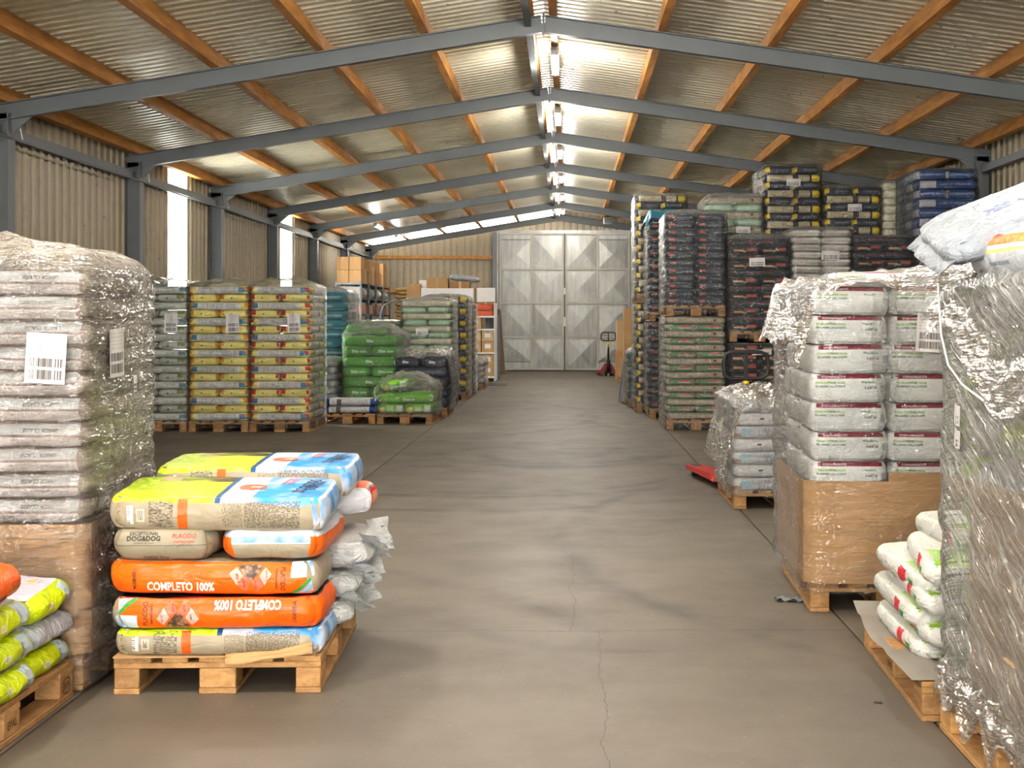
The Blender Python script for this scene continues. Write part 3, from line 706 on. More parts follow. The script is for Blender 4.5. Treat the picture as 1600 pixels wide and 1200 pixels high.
B_TEAL = bagmat('bag_teal', (24, 108, 124), [('y', .3, .72, .3, .6, (214, 226, 226), TX(60, 9, 90, .54)), ('x', .2, .8, .3, .55, (214, 226, 226), TX(9, 60, 90, .54)), ('y', .0, 1, .0, .12, (150, 178, 180))], 0.25)
B_GRN = bagmat('bag_green', (76, 158, 50), [('y', .04, .96, .80, .98, (96, 158, 66)), ('y', .68, .96, .2, .75, (84, 150, 60), TX(14, 14, 40, .5))], 0.25)
B_LIME = bagmat('bag_bright_green', (110, 190, 26), [('y', .66, .96, .2, .75, (112, 184, 40), TX(14, 14, 40, .5)), ('x', .1, .3, .2, .8, (222, 226, 214)), ('x', .72, .9, .15, .6, (226, 196, 40)), ('x', .4, .66, .2, .8, (160, 206, 96))], 0.22)
B_NAVY = bagmat('bag_navy', (50, 52, 72), [('y', .55, .95, .3, .6, (82, 84, 104), TX(40, 9, 40, .5))], 0.25)
B_PALE1 = bagmat('bag_pale_beige', (224, 218, 186), [('y', .08, .92, .05, .95, (200, 196, 166)), ('y', .1, .9, .1, .9, (150, 146, 116), TX(60, 9, 9, .56)), ('x', .1, .9, .3, .7, (170, 166, 130), TX(9, 60, 9, .56))])
B_PALE2 = bagmat('bag_pale_green', (156, 192, 160), [('y', .3, .7, .3, .7, (206, 214, 190), TX(30, 9, 60)), ('x', .1, .9, .3, .7, (206, 214, 190), TX(9, 30, 60))])
B_DYEL = bagmat('bag_dark_yellow', (44, 48, 62), [('y', .05, .80, .05, .95, (186, 172, 138)), ('y', .1, .78, .15, .85, (112, 100, 76), TX(60, 9, 14, .54)), ('y', .50, .60, .05, .95, (60, 46, 40)), ('y', .84, .99, .0, 1, (222, 190, 36)), ('x', .82, .98, .3, 1, (222, 190, 36)), ('x', .1, .6, .4, .65, (156, 150, 140), TX(9, 60, 60, .56))], 0.25)
B_GRNP = bagmat('bag_green_plaid', (98, 132, 92), [('y', .02, .98, .05, .95, (176, 164, 140)), ('y', .04, .96, .1, .9, (126, 112, 90), TX(40, 9, 12, .54)), ('y', .74, .88, .2, .85, (164, 140, 108)), ('y', .79, .83, .45, .75, (50, 40, 34)), ('x', .2, .58, .5, .78, (188, 78, 76)), ('x', .1, .64, .35, .5, (206, 206, 190), TX(9, 30, 60, .5))], 0.25)
B_BLK = bagmat('bag_black_blue', (48, 54, 66), [('x', .68, .88, .42, .72, (150, 84, 52)), ('x', .70, .86, .52, .66, (190, 62, 44)), ('x', .12, .5, .35, .6, (120, 124, 130), TX(9, 60, 60, .55)), ('x', .0, 1, .86, 1, (74, 82, 96))], 0.22)
B_BLK2 = bagmat('bag_black_red', (36, 39, 47), [('x', .12, .44, .45, .85, (156, 66, 54)), ('x', .55, .85, .35, .6, (176, 120, 66)), ('y', .2, .8, .5, .8, (120, 52, 50), TX(14, 9, 60, .5)), ('x', .45, .55, .2, .5, (96, 110, 84))], 0.22)
B_WHT = bagmat('bag_white_brown', (196, 192, 182), [('x', .08, .92, .30, .5, (150, 118, 96), TX(9, 40, 60, .48)), ('x', .1, .5, .6, .8, (220, 216, 208)), ('x', .0, 1, .9, 1, (168, 160, 148))])
B_BLUE = bagmat('bag_blue', (26, 62, 116), [('y', .04, .30, .12, .88, (168, 166, 172)), ('y', .36, .9, .4, .62, (176, 190, 206), TX(40, 9, 60, .56)), ('x', .1, .9, .4, .62, (176, 190, 206), TX(9, 40, 60, .56))], 0.25)
B_R2 = bagmat('bag_white_maroon', (208, 210, 206), [('x', .0, 1, .84, 1, (120, 30, 48)), ('x', .55, .85, .87, .94, (214, 206, 204), TX(9, 80, 90, .5)), ('x', .56, .92, .66, .74, (140, 176, 84), TX(9, 60, 60, .4)), ('x', .56, .92, .54, .62, (84, 110, 92), TX(9, 70, 90, .45)), ('x', .2, .36, .68, .76, (90, 94, 100), TX(9, 60, 90, .48)), ('x', .02, .12, .35, .62, (168, 172, 172)), ('x', .05, .95, .06, .1, (170, 172, 170)), ('z!', .05, .95, .05, .95, (214, 214, 212))], 0.28, 0.5)
B_R3 = bagmat('bag_silver', (196, 198, 196), [('y', .18, .96, .08, .9, (178, 182, 186)), ('y', .24, .94, .15, .85, (120, 124, 130), TX(60, 9, 9, .54)), ('y', .04, .18, .2, .8, (150, 184, 196)), ('x', .05, .95, .2, .9, (208, 208, 204)), ('x', .44, .52, .48, .62, (50, 52, 56)), ('x', .03, .22, .1, .4, (176, 140, 124))], 0.25, 0.5)
B_R1 = bagmat('bag_white_red_band', (206, 206, 200), [('y', .0, 1, .93, 1, (120, 122, 122)), ('y', .05, .95, .1, .9, (198, 198, 192)), ('y', .60, .70, .05, .95, (196, 46, 56)), ('y', .76, .84, .1, .6, (46, 138, 66)), ('y', .10, .26, .25, .45, (50, 50, 52), TX(120, 9, 90, .5)), ('+z', .03, .97, .04, .96, (214, 216, 206)), ('+z', .55, .95, .1, .9, (150, 206, 40), ('fade', 4, 5, 3, .5)), ('+z', .15, .5, .62, .82, (176, 40, 84), TX(30, 30, 9, .52))], 0.3, 0.6)
B_R0 = bagmat('bag_silver_lime', (196, 200, 200), [('y', .62, .96, .0, 1, (164, 196, 36), ('fade', 4, 4, 5, .42)), ('x', .30, .82, .0, 1, (164, 196, 36), ('fade', 3, 3, 9, .5)), ('y', .1, .5, .3, .7, (160, 166, 170), TX(30, 9, 30, .52))], 0.25, 0.5)
B_L1 = bagmat('bag_lime', (184, 204, 10), [('x', .64, .84, .0, 1, (176, 192, 200)), ('y', .70, .84, .0, 1, (176, 192, 200)), ('x', .32, .42, .40, .62, (216, 220, 180)), ('x', .34, .40, .44, .58, (110, 112, 80), TX(9, 120, 120, .5)), ('+z', .08, .92, .06, .94, (206, 200, 214)), ('+z', .2, .8, .3, .7, (140, 44, 78), TX(14, 14, 4, .55)), ('+z', .55, .85, .5, .8, (226, 190, 40), TX(9, 9, 4, .56))], 0.28, 0.6, wscale=11)
B_L1G = bagmat('bag_grey_stripe', (164, 170, 178), [('x', .05, .95, .1, .95, (150, 156, 166)), ('x', .1, .9, .1, .9, (196, 200, 206), TX(9, 40, 3, .56))], 0.3, 0.6)
B_ORG = bagmat('bag_orange_plain', (232, 92, 22), [('x', .55, .8, .3, .6, (110, 40, 20), TX(9, 90, 90, .5))], 0.28, 0.5)
B_TAUPE = (150, 138, 116)
B_UNI = bagmat('bag_mauve_panels', (150, 132, 126), [('x', .06, .86, .54, .95, (186, 190, 190)), ('x', .06, .90, .08, .44, (206, 200, 196)), ('x', .10, .86, .14, .40, (130, 124, 122), TX(9, 60, 110, .58)), ('y', .1, .9, .2, .8, (164, 156, 140)), ('x', .9, 1, .0, .4, (120, 50, 60))], 0.26, 0.5)
B_BLUEW = bagmat('bag_blue_white', (30, 66, 130), [('y', .16, .84, .05, .95, (206, 206, 206)), ('y', .2, .8, .15, .85, (130, 132, 138), TX(60, 9, 12, .52)), ('y', .28, .36, .1, .9, (96, 84, 76)), ('+z', .14, .86, .1, .9, (202, 204, 206))], 0.25, 0.5)
B_SHORT = bagmat('bag_silver_plain', (176, 186, 184), [('y', .1, .9, .2, .8, (158, 168, 168), TX(40, 9, 9, .5))], 0.25, 0.6)
T_WHITE = simple('print_white', (236, 234, 228), 0.4, 0, 0.02); T_BLACK = simple('print_black', (34, 28, 26), 0.4, 0, 0.02); T_BLUE = simple('print_blue', (30, 84, 160), 0.4, 0, 0.02)
T_GREYD = simple('print_dark_grey', (74, 76, 80), 0.4, 0, 0.02); T_RED = simple('print_red', (206, 52, 40), 0.4, 0, 0.02); T_PINK = simple('print_pink', (232, 160, 146), 0.4, 0, 0.03); T_CORAL = simple('print_coral', (226, 100, 70), 0.4, 0, 0.03)
T_BADGE = simple('print_badge', (216, 110, 70), 0.4, 0, 0.03); T_GREEN = simple('print_green', (40, 150, 60), 0.4, 0, 0.02); T_SKY = simple('print_sky', (150, 190, 222), 0.4, 0, 0.1, 20); T_DKRED = simple('print_dark_red', (130, 26, 40), 0.4, 0, 0.02)
def kibble():
    g = newmat('print_kibble'); tc = g.n('TexCoord').outputs['Object']
    vo = g.n('TexVoronoi', {'Vector': tc, 'Scale': 48.0}).outputs['Distance']
    g.surf(g.n('BsdfPrincipled', {'Base Color': g.mix(g.ramp(vo, 0.1, 0.6), lin((170, 130, 96)), lin((70, 44, 28))), 'Roughness': 0.4}).outputs[0]); return g.m
T_KIB = kibble()

# ------------------------------------------------------------------ row of tall stacks by the wall
YROW = 18.8
for x, mats, nm, ds, wh, plab, filmlab, n, lh, rear in (
    (-5.86, [B_SILV], 'silver_feed_bag', 'grey-green feed bag', 'stack nearest translucent window strip', 'pallet under the grey-green stack by the wall', 'clear film round the grey-green stack by the wall', 17, .105, False),
    (-5.045, [B_YELA], 'yellow_feed_bag', 'yellow orange-marked feed bag', 'middle stack of its row', 'pallet under the yellow stack with orange marks', 'clear film round the yellow stack with orange marks', 17, .105, False),
    (-4.235, [B_YELB], 'pale_yellow_feed_bag', 'yellow red-marked feed bag', 'stack at the aisle end', 'pallet under the yellow stack with red marks', 'clear film round the yellow stack with red marks', 17, .105, True)):
    pallet(x, YROW, 0, plab)
    stack(x, YROW, 0, .146, n, lh, mats, nm, ds, wh, rear=rear, order='BA', cb=lambda i, p: math.pi if (i // 2) % 2 and p == 'front' else 0)
    fo = shell('stretch_film', x, YROW, 0, .8, 1.2, .05, .146 + n * lh, lh, F_CLEAR, label=filmlab, hood=.10, seed=x, topnoise=.05)
    ship_label(fo, Vector((x + .60, YROW - .045, 1.44)), .17, .25, random.uniform(-.05, .05))
# short silver stack, teal stack
pallet(-4.36, 21.6, 0, 'pallet under the short silver stack behind the yellow bags')
stack(-4.36, 21.6, 0, .146, 7, .105, [B_SHORT], 'silver_plain_bag', 'plain silver feed bag', 'short stack before teal bags', rear=False)
shell('stretch_film', -4.36, 21.6, 0, .8, 1.2, .05, .146 + 7 * .105, .105, F_CRINK, label='crinkled film round the short silver stack before the teal bags', hood=.04, amp=.015)
pallet(-4.40, 22.95, 0, 'pallet under the tall teal stack')
stack(-4.40, 22.95, 0, .146, 12, .15, [B_TEAL], 'teal_feed_bag', 'teal feed bag', 'tall teal stack behind green bags', rear=True, order='BA')
shell('stretch_film', -4.40, 22.95, 0, .8, 1.2, .05, .146 + 12 * .15, .15, F_MID, label='hazy film round the tall teal stack', hood=.08, topnoise=.04)
# blue and white bags, two on one pallet
pallet(-3.57, 20.3, 0, 'pallet carrying only two blue and white bags in front')
for i in range(2):
    o = place('blue_white_bag', bagdata(bagmesh(.82, .45, .105, i, .015), B_BLUEW), None, None, (-3.15 + .01 * i, 20.55, .2 + i * .107), (0, 0, .02 * i))
    tag(o, 'blue and white feed bag, %s of the pair beside bright green bags' % ('lower', 'upper')[i], 'bag', 'blue and white bag pair')
# green stack
pallet(-3.45, 21.72, 0, 'pallet under the tall green stack')
gs = stack(-3.45, 21.72, 0, .146, 7, .157, [B_GRN], 'green_feed_bag', 'green feed bag', 'tall green stack beside navy bags', order='BA', rear=True, bulge=.016)
for i, pos, o in gs:
    if pos.startswith('front'):
        f = '-y' if pos == 'front' else '-x'; write(o, 'Elite', f, -.02 if f == '-x' else 0.0, 0, .06, T_WHITE, 0, .001)
        if pos != 'front': write(o, '25/34', f, .10, -.005, .04, T_WHITE, 0, .0005)
        elif i in (1, 5, 3): patch(o, [(-.10, -.05), (.09, -.05), (.09, .05), (-.10, .05)], f, -.22, 0, T_PINK if False else M_PAPER, name='paper_patch')
o = place('green_feed_bag', bagdata(bagmesh(.6, .42, .13, 2), B_GRN), None, None, (-3.15, 22.1, 1.33), (0.0, 0.12, 0.2)); tag(o, 'loose green feed bag lying tilted on top of the tall green stack', 'bag', 'green feed bags')
shell('stretch_film', -3.45, 21.72, 0, .8, 1.2, .08, 1.27, .157, F_CRINK, label='loose hazy film hood over the tall green stack', hood=.19, topnoise=.06, amp=.012, flare=lambda t, a, b: .10 * max(0, t - .45) * (1.5 if a > .3 else .2) if b > -.3 or a > .35 else 0)
# bright green low pallet
pallet(-2.75, 20.3, 0, 'pallet under the four bright green bags at aisle edge')
k = 0
for cx, cy, cz, rz, ry, face, lab in ((-2.55, 20.70, .219, math.pi / 2, 0, '-x', 'bottom layer, beside the blue bags'), (-2.15, 20.70, .219, math.pi / 2, 0, '-x', 'bottom layer, at the aisle'), (-2.35, 20.52, .367, 0, 0, '-y', 'lying across the two bottom bags'), (-2.50, 20.72, .515, math.pi / 2, 0, '-x', 'tilted on top of the low pile'), (-2.35, 21.20, .219, 0, 0, '-y', 'rear of the bottom layer'), (-2.15, 20.95, .367, math.pi / 2, 0, '-x', 'rear of the second layer')):
    L = .78
    o = place('bright_green_bag', bagdata(bagmesh(L if k != 5 else .4, .385, .145, k % 3, .015), B_LIME), None, None, (cx, cy, cz), (0, .0, rz)); k += 1
    if 'tilted' in lab: o.rotation_euler = (-0.02, 0.0, rz); o.rotation_euler.rotate_axis('X', -.14); o.location.z += .035
    tag(o, 'bright green feed bag %s' % lab, 'bag', 'bright green feed bags')
    if k <= 4:
        write(o, 'Elite', face, .0 if face == '-x' else .02, -.02, .055, T_WHITE, 0, .001); write(o, 'Adult', face, .10, -.018, .04, T_WHITE, 0, .0006); write(o, 'C', face, -.11, 0.0, .06, T_WHITE, -1.57, .0006)
shell('stretch_film', -2.75, 20.3, 0, .8, 1.2, .10, .50, .15, F_CRINK, label='thin film draped over the low bright green pile', hood=.20, amp=.02, topnoise=.08, marg=.03, res=1.5)
# navy stack with crumpled white film
pallet(-2.66, 21.72, 0, 'pallet under the short navy stack')
ns = stack(-2.66, 21.72, 0, .146, 5, .155, [B_NAVY], 'navy_feed_bag', 'navy feed bag', 'short navy stack below crumpled film', order='AB', rear=True)
for i, pos, o in ns:
    if pos.startswith('front'): write(o, 'Elite', '-y' if pos == 'front' else '-x', -.03, .0, .055, T_WHITE, 0, .001)
shell('stretch_film', -2.66, 21.72, 0, .8, 1.2, .10, .93, .155, F_CLEAR, label='clear film round the short navy stack', hood=.03)
def drape_navy(u, v):
    a = u * 2 - 1; x = -2.26 + a * .50; yy = 21.70 + v * 1.26
    z = .965 + .03 * math.sin(7 * v + 3 * a) - (max(0, a - .78) * 3.2 if v > 0.02 else max(0, a - .9)) - .18 * max(0, .12 - v) * 8 * (0.4 + .6 * math.sin(9 * u) ** 2) * 0.6
    n = noise.noise_vector(Vector((x * 7, yy * 7, 1.7))); n2 = noise.noise_vector(Vector((x * 19, yy * 19, 4.7)))
    return (x + n.x * .02, yy + n.y * .02, z + .045 + n.z * .035 + n2.z * .022)
sheet('film_sheet', drape_navy, 60, 44, F_LOOSE, 'crumpled white film sheet lying over the short navy stack')
def strip_navy(u, v):
    z = .98 - v * (.62 + .22 * math.sin(u * 23)); yy = 21.72 + u * 1.2
    n = noise.noise_vector(Vector((yy * 6, z * 6, 3))); n2 = noise.noise_vector(Vector((yy * 15, z * 15, 9)))
    return (-1.80 + .09 * v * (1 - v) * 2 + n.x * .05 + n2.x * .02, yy + n.y * .05, z + n.z * .02)
sheet('film_sheet', strip_navy, 50, 24, F_LOOSE, 'ragged white film hanging down the aisle side of the navy stack')
# pale green stacks behind
pallet(-2.75, 23.4, 0, 'pallet under the pale green and beige stack')
stack(-2.75, 23.4, 0, .146, 16, .104, [B_PALE2, B_PALE1], 'pale_feed_bag', 'pale beige-green feed bag', 'stack behind navy bags', order='AB', rear=True)
fo = shell('stretch_film', -2.75, 23.4, 0, .8, 1.2, .05, .146 + 16 * .104, .104, F_MID, label='hazy film round the pale green and beige stack', hood=.06)
ship_label(fo, Vector((-2.42, 23.355, 1.30)), .20, .11, -.03)
pallet(-3.66, 24.3, 0, 'pallet under the low pale stack behind the green bags')
stack(-3.66, 24.3, 0, .146, 12, .108, [B_PALE1, B_PALE2], 'pale_feed_bag', 'pale feed bag', 'low stack behind tall green stack', rear=False, order='BA')
shell('stretch_film', -3.66, 24.3, 0, .8, 1.2, .05, .146 + 12 * .108, .108, F_MID, label='hazy film round the low pale stack behind the green bags', hood=.05)
# dark yellow-edged stacks further down the aisle
for yy, nn, nm in ((26.6, 16, 'nearer'), (28.2, 15, 'farther')):
    pallet(-2.72, yy, 0, 'pallet under the %s dark stack with yellow edges past navy bags' % nm)
    stack(-2.72, yy, 0, .146, nn, .112, [B_DYEL], 'dark_yellow_edged_bag', 'dark yellow-edged feed bag', nm + ' dark stack past navy bags', order='AB', rear=True)
    shell('stretch_film', -2.72, yy, 0, .8, 1.2, .05, .146 + nn * .112, .112, F_MID, label='film round the %s dark stack with yellow edges past navy bags' % nm, hood=.05, amp=.014)
pallet(-2.64, 30.6, 0, 'pallet under the low white pile near the carton rack')
stack(-2.64, 30.6, 0, .146, 4, .12, [B_R3], 'silver_white_bag', 'silver white feed bag', 'low pile near carton rack', rear=False)
shell('stretch_film', -2.64, 30.6, 0, .8, 1.2, .05, .65, .12, F_CRINK, label='crinkled film over the low white pile near the carton rack', hood=.08, amp=.02)
def hang(u, v):
    z = 1.9 - v * .55; n = noise.noise_vector(Vector((u * 4, v * 5, 2)))
    return (-1.93 + .14 * math.sin(v * 3) * u + n.x * .03, 26.6 + u * .3 + n.y * .03, z)
sheet('film_sheet', hang, 10, 16, F_LOOSE, 'torn film flap hanging off the dark yellow-edged stack top')

# ------------------------------------------------------------------ stacks on the other side of the aisle
def wrapped(x, y, z0, n, lh, mats, nm, ds, wh, short, fm=F_CLEAR, order='AB', rear=False, hood=.06, amp=.008, lab=None, bottom=None, wr=.006, gap=.05):
    stack(x, y, 0, z0, n, lh, mats, nm, ds, wh, order=order, rear=rear, wr=wr)
    fo = shell('stretch_film', x, y, 0, .8, 1.2, (z0 - .10 + gap - .05) if bottom is None else bottom, z0 + n * lh, lh, fm, label='film round ' + short, hood=hood, amp=amp, seed=x + y)
    if lab: ship_label(fo, Vector((x + lab[0], y - .045, lab[1])), lab[2], lab[3], random.uniform(-.05, .05))
    return fo
# green plaid stack, black stack on top of it
pallet(1.31, 19.1, 0, 'pallet under the green plaid stack at the aisle')
wrapped(1.31, 19.1, .146, 15, .0915, [B_GRNP], 'green_plaid_bag', 'green plaid feed bag', 'stack below black bags', 'the green plaid stack at the aisle', F_MID, 'BA', True, .0, bottom=.02)
pallet(1.31, 19.1, 0, 'raised pallet between the green plaid stack and black stack', 1.535)
wrapped(1.31, 19.1, 1.681, 12, .103, [B_BLK], 'black_feed_bag', 'black orange-marked feed bag', 'upper stack on green plaid', 'the black stack standing on the green plaid stack', F_MID, 'D', True, .07)
# black stack of two storeys
pallet(2.16, 19.05, 0, 'pallet under the lower black stack behind the pallet truck handle')
wrapped(2.16, 19.05, .146, 8, .127, [B_BLK2], 'black_red_feed_bag', 'black red-marked feed bag', 'lower stack beside green plaid', 'the lower black stack behind the pallet truck handle', F_CLEAR, 'D', False, .0, lab=(.42, 1.05, .26, .07))
pallet(2.16, 19.05, 0, 'raised pallet under the upper black stack with red marks', 1.19)
wrapped(2.16, 19.05, 1.336, 12, .103, [B_BLK2], 'black_red_feed_bag', 'black red-marked feed bag', 'upper stack beside white bags', 'the upper black stack beside white bags', F_MID, 'DB', False, .09, lab=(.36, 2.26, .21, .11))
# a run of upper stacks on lower ones that other stacks hide
def storey(x, y, base, nm, short):
    pallet(x, y, 0, 'floor pallet under ' + short)
    n = int((base - .146) / .17); lh = (base - .148) / n
    stack(x, y, 0, .146, n, lh, [B_BLK2], 'black_feed_bag', 'black feed bag', 'under ' + short, order='B', rear=False, toprear=False)
    pallet(x, y, 0, 'raised pallet under ' + short, base)
storey(3.0, 19.05, 1.28, '', 'white stack')
wrapped(3.0, 19.05, 1.426, 13, .098, [B_WHT], 'white_feed_bag', 'white brown-lettered feed bag', 'upper stack behind maroon-striped bags', 'the white stack between two black stacks', F_MID, 'D', False, .05, lab=(.50, 2.35, .24, .12))
storey(3.83, 19.05, 1.22, '', 'dark stack beside blue bags')
wrapped(3.83, 19.05, 1.366, 12, .103, [B_BLK2], 'dark_feed_bag', 'dark red-marked feed bag', 'stack between white and blue', 'the dark stack between white and blue stacks', F_MID, 'DB', False, .03)
storey(4.68, 19.05, 1.56, '', 'tall blue stack')
wrapped(4.68, 19.05, 1.706, 14, .128, [B_BLUE], 'blue_feed_bag', 'blue feed bag', 'tall stack by the steel column', 'the tall blue stack by the steel column', F_MID, 'BA', True, .04)
# second row, higher
storey(1.98, 20.4, 1.86, '', 'grey-green stack behind black bags')
wrapped(1.98, 20.4, 2.006, 12, .104, [B_PALE2, B_GRNP], 'grey_green_feed_bag', 'grey-green feed bag', 'high stack behind black bags', 'the high grey-green stack behind black bags', F_MILK, 'AB', False, .08, lab=(.52, 2.78, .2, .09))
storey(2.82, 20.4, 1.98, '', 'highest dark stack')
wrapped(2.82, 20.4, 2.126, 14, .112, [B_DYEL], 'dark_yellow_feed_bag', 'dark yellow-edged feed bag', 'highest stack under the rafter', 'the highest dark stack with yellow edges under the rafter', F_CLEAR, 'BA', True, .06, lab=(.40, 3.46, .2, .1))
storey(3.68, 20.4, 1.90, '', 'second dark stack')
wrapped(3.68, 20.4, 2.046, 12, .112, [B_DYEL], 'dark_yellow_feed_bag', 'dark yellow-edged feed bag', 'high stack beside blue bags', 'the high dark stack with yellow edges beside blue bags', F_MID, 'BA', False, .06, lab=(.42, 3.10, .2, .1))
storey(4.52, 20.4, 1.98, '', 'pale stack behind blue bags')
wrapped(4.52, 20.4, 2.126, 12, .112, [B_PALE1], 'pale_beige_feed_bag', 'pale beige feed bag', 'high stack behind blue bags', 'the high pale stack behind blue bags', F_MILK, 'AB', False, .06)
# stacks further down the aisle
pallet(1.22, 21.55, 0, 'pallet under the dark stack behind green plaid bags')
wrapped(1.22, 21.55, .146, 13, .1, [B_BLK], 'dark_glossy_bag', 'dark glossy feed bag', 'lower stack behind green plaid', 'the lower dark stack behind green plaid bags', F_CRINK if False else F_MID, 'AB', True, .0, .014)
pallet(1.22, 21.55, 0, 'raised pallet under the teal-topped dark stack', 1.47)
wrapped(1.22, 21.55, 1.616, 14, .104, [B_BLK], 'dark_glossy_bag', 'dark glossy feed bag', 'upper stack with teal cover', 'the upper dark stack with the teal cover', F_MID, 'AB', True, .05, .014)
def teal_cover(u, v):
    a, b = u * 2 - 1, v * 2 - 1
    n = noise.noise(Vector((u * 5, v * 5, .3)))
    drop = max(0, abs(a) - .84) * 1.1 + max(0, abs(b) - .88) * 1.1
    return (1.62 + a * .46, 22.15 + b * .66, 3.165 - drop + n * .025)
tag(sheet('cover_sheet', teal_cover, 26, 26, simple('teal_sheet', (52, 110, 130), .3, 0, .1, 6), '', empty('tmp')), 'teal plastic cover sheet on top of the upper dark stack', 'cover sheet')
cs = bpy.data.objects['cover_sheet']; tp = cs.parent; cs.parent = None; bpy.data.objects.remove(tp)
pallet(1.09, 22.95, 0, 'pallet under the yellow-edged stack down the aisle')
wrapped(1.09, 22.95, .146, 15, .107, [B_DYEL], 'yellow_edged_bag', 'dark yellow-edged feed bag', 'lower stack down the aisle', 'the lower yellow-edged stack down the aisle', F_MID, 'AB', True, .0, .012)
pallet(1.09, 22.95, 0, 'raised pallet under the tallest yellow-edged stack down the aisle', 1.77)
wrapped(1.09, 22.95, 1.916, 14, .114, [B_DYEL], 'yellow_edged_bag', 'dark yellow-edged feed bag', 'upper stack down the aisle', 'the upper yellow-edged stack down the aisle', F_MID, 'AB', True, .05, .012)
pallet(1.03, 24.3, 0, 'pallet under the low teal pile down the aisle')
wrapped(1.03, 24.3, .146, 6, .13, [B_TEAL], 'teal_white_bag', 'teal feed bag', 'low pile before the cartons', 'the low teal pile before the cartons', F_CRINK, 'AB', False, .12, .02)
# flat-packed board leaning by that pile
o = place('grey_board', boxmesh(-.02, .02, -.35, .35, 0, .75, .004), M_GREY, None, (.93, 25.9, 0), (0, .12, 0)); tag(o, 'dark grey board leaning against the low teal pile', 'board')

# ------------------------------------------------------------------ cardboard sleeve
def sleeve(x, y, rz, w, d, z0, tops, m, label, ch=.07, th=.006):
    """cardboard collar round a stack: tops = heights of front, right, back, left walls; corners folded flat"""
    t = tag(empty('cardboard_sleeve', (x, y, 0), rz), label, 'cardboard')
    g = .028
    P = [(-g + ch, -g), (w + g - ch, -g), (w + g, -g + ch), (w + g, d + g - ch), (w + g - ch, d + g), (-g + ch, d + g), (-g, d + g - ch), (-g, -g + ch)]
    names = ['wall_panel', 'corner_flap'] * 4
    for i in range(8):
        a, b = Vector(P[i] + (0,)), Vector(P[(i + 1) % 8] + (0,))
        n = (b - a).normalized(); q = Vector((n.y, -n.x, 0)) * th
        hts = [min(h for _, h in q_) if isinstance(q_, list) else q_ for q_ in tops]; top = tops[i // 2] if i % 2 == 0 else min(hts[i // 2], hts[(i // 2 + 1) % 4])
        zb = z0
        if isinstance(top, (list, tuple)):     # stepped top edge: (fraction, height) pairs
            v, f = [], []; prev = 0
            for fr, h in top:
                s0, s1 = a + (b - a) * prev, a + (b - a) * fr; k = len(v)
                v += [tuple(s0 + Vector((0, 0, zb))), tuple(s1 + Vector((0, 0, zb))), tuple(s1 - q + Vector((0, 0, zb))), tuple(s0 - q + Vector((0, 0, zb)))]
                v += [(p[0], p[1], h) for p in v[k:k + 4]]; f += [tuple(j + k for j in fc) for fc in BF]; prev = fr
            me = mesh('panel', v, f)
        else:
            v = [tuple(p + Vector((0, 0, zb))) for p in (a, b, b - q, a - q)]; v += [(p[0], p[1], top) for p in v[:4]]
            me = mesh('panel', v, BF)
        place(names[i].replace('wall_', 'side_'), me, m, t)
    return t

# ------------------------------------------------------------------ big stack on cardboard: white bags with maroon stripe
R2X, R2Y, R2R = 1.20, 7.08, -.035
pallet(R2X, R2Y, R2R, 'pallet under the cardboard sleeve of the maroon-striped stack')
r2 = stack(R2X + .01, R2Y + .01, R2R, .165, 10, .146, [B_R2], 'maroon_striped_bag', 'white maroon-striped feed bag', 'stack in cardboard', order='D', skip=3, rear=True, bulge=.010, taper=.02, w=.78, d=1.18)
for i, pos, o in r2:
    if pos.startswith('front') and i < 9:
        write(o, 'PUPPY', '-x', .10, .006, .022, T_GREYD, math.pi, .0003); write(o, 'lamb & rice', '-x', .10, .028, .013, T_GREEN, math.pi, .0002); write(o, 'Aleep', '-x', -.09, .032, .018, T_GREYD, 0, 0)
sleeve(R2X, R2Y, R2R, .8, 1.2, .146, [[(.48, .655), (1.0, .70)], .655, .655, .655], M_CARD, 'brown cardboard sleeve round the foot of the maroon-striped stack', .06)
o = place('maroon_striped_bag', bagdata(bagmesh(.62, .39, .07, 1), B_R2), None, None, (R2X + .33, R2Y + .30, 1.665), (0, 0, math.pi / 2 - .1)); tag(o, 'thin folded white bag with maroon edge lying on top of its stack', 'bag', 'white maroon-striped feed bags')
fo = shell('stretch_film', R2X, R2Y, R2R, .8, 1.2, .10, 1.62, .146, F_CLEAR, marg=.045, hood=.06, amp=.010, label='clear film round the maroon-striped stack and its cardboard', res=1.6, topnoise=.05, rad=.09)
ship_label(fo, px(1455, 520, 7.0), .145, .19, .06)
def r2_cover(u, v):
    a, b = u * 2 - 1, v * 2 - 1
    n = noise.noise_vector(Vector((a * 3.5, b * 3.5, 8))); n2 = noise.noise_vector(Vector((a * 9, b * 9, 2)))
    drop = max(0, -a - .80) * 1.5 + max(0, -b - .88) * (.75 + .5 * math.sin(a * 5))
    return (R2X + .44 + a * .53 + n.x * .02, R2Y + .60 + b * .70 + n.y * .02, 1.70 + .05 * a - drop + n.z * .045 + n2.z * .02)
sheet('film_sheet', r2_cover, 56, 56, F_CRINK, 'crinkled film sheet bunched over the top of the maroon-striped stack')
def r2_tail(u, v):
    n = noise.noise_vector(Vector((u * 3, v * 8, 5)))
    return (1.555 + (u - .5) * (.10 + .05 * math.sin(v * 3)) * (1 - .75 * v ** 3) + n.x * .012 + .01 * v, R2Y - .085 + n.y * .02, 1.60 - v * .66)
sheet('film_sheet', r2_tail, 14, 50, F_CRINK, 'twisted film tail hanging down between the maroon-striped bag columns')
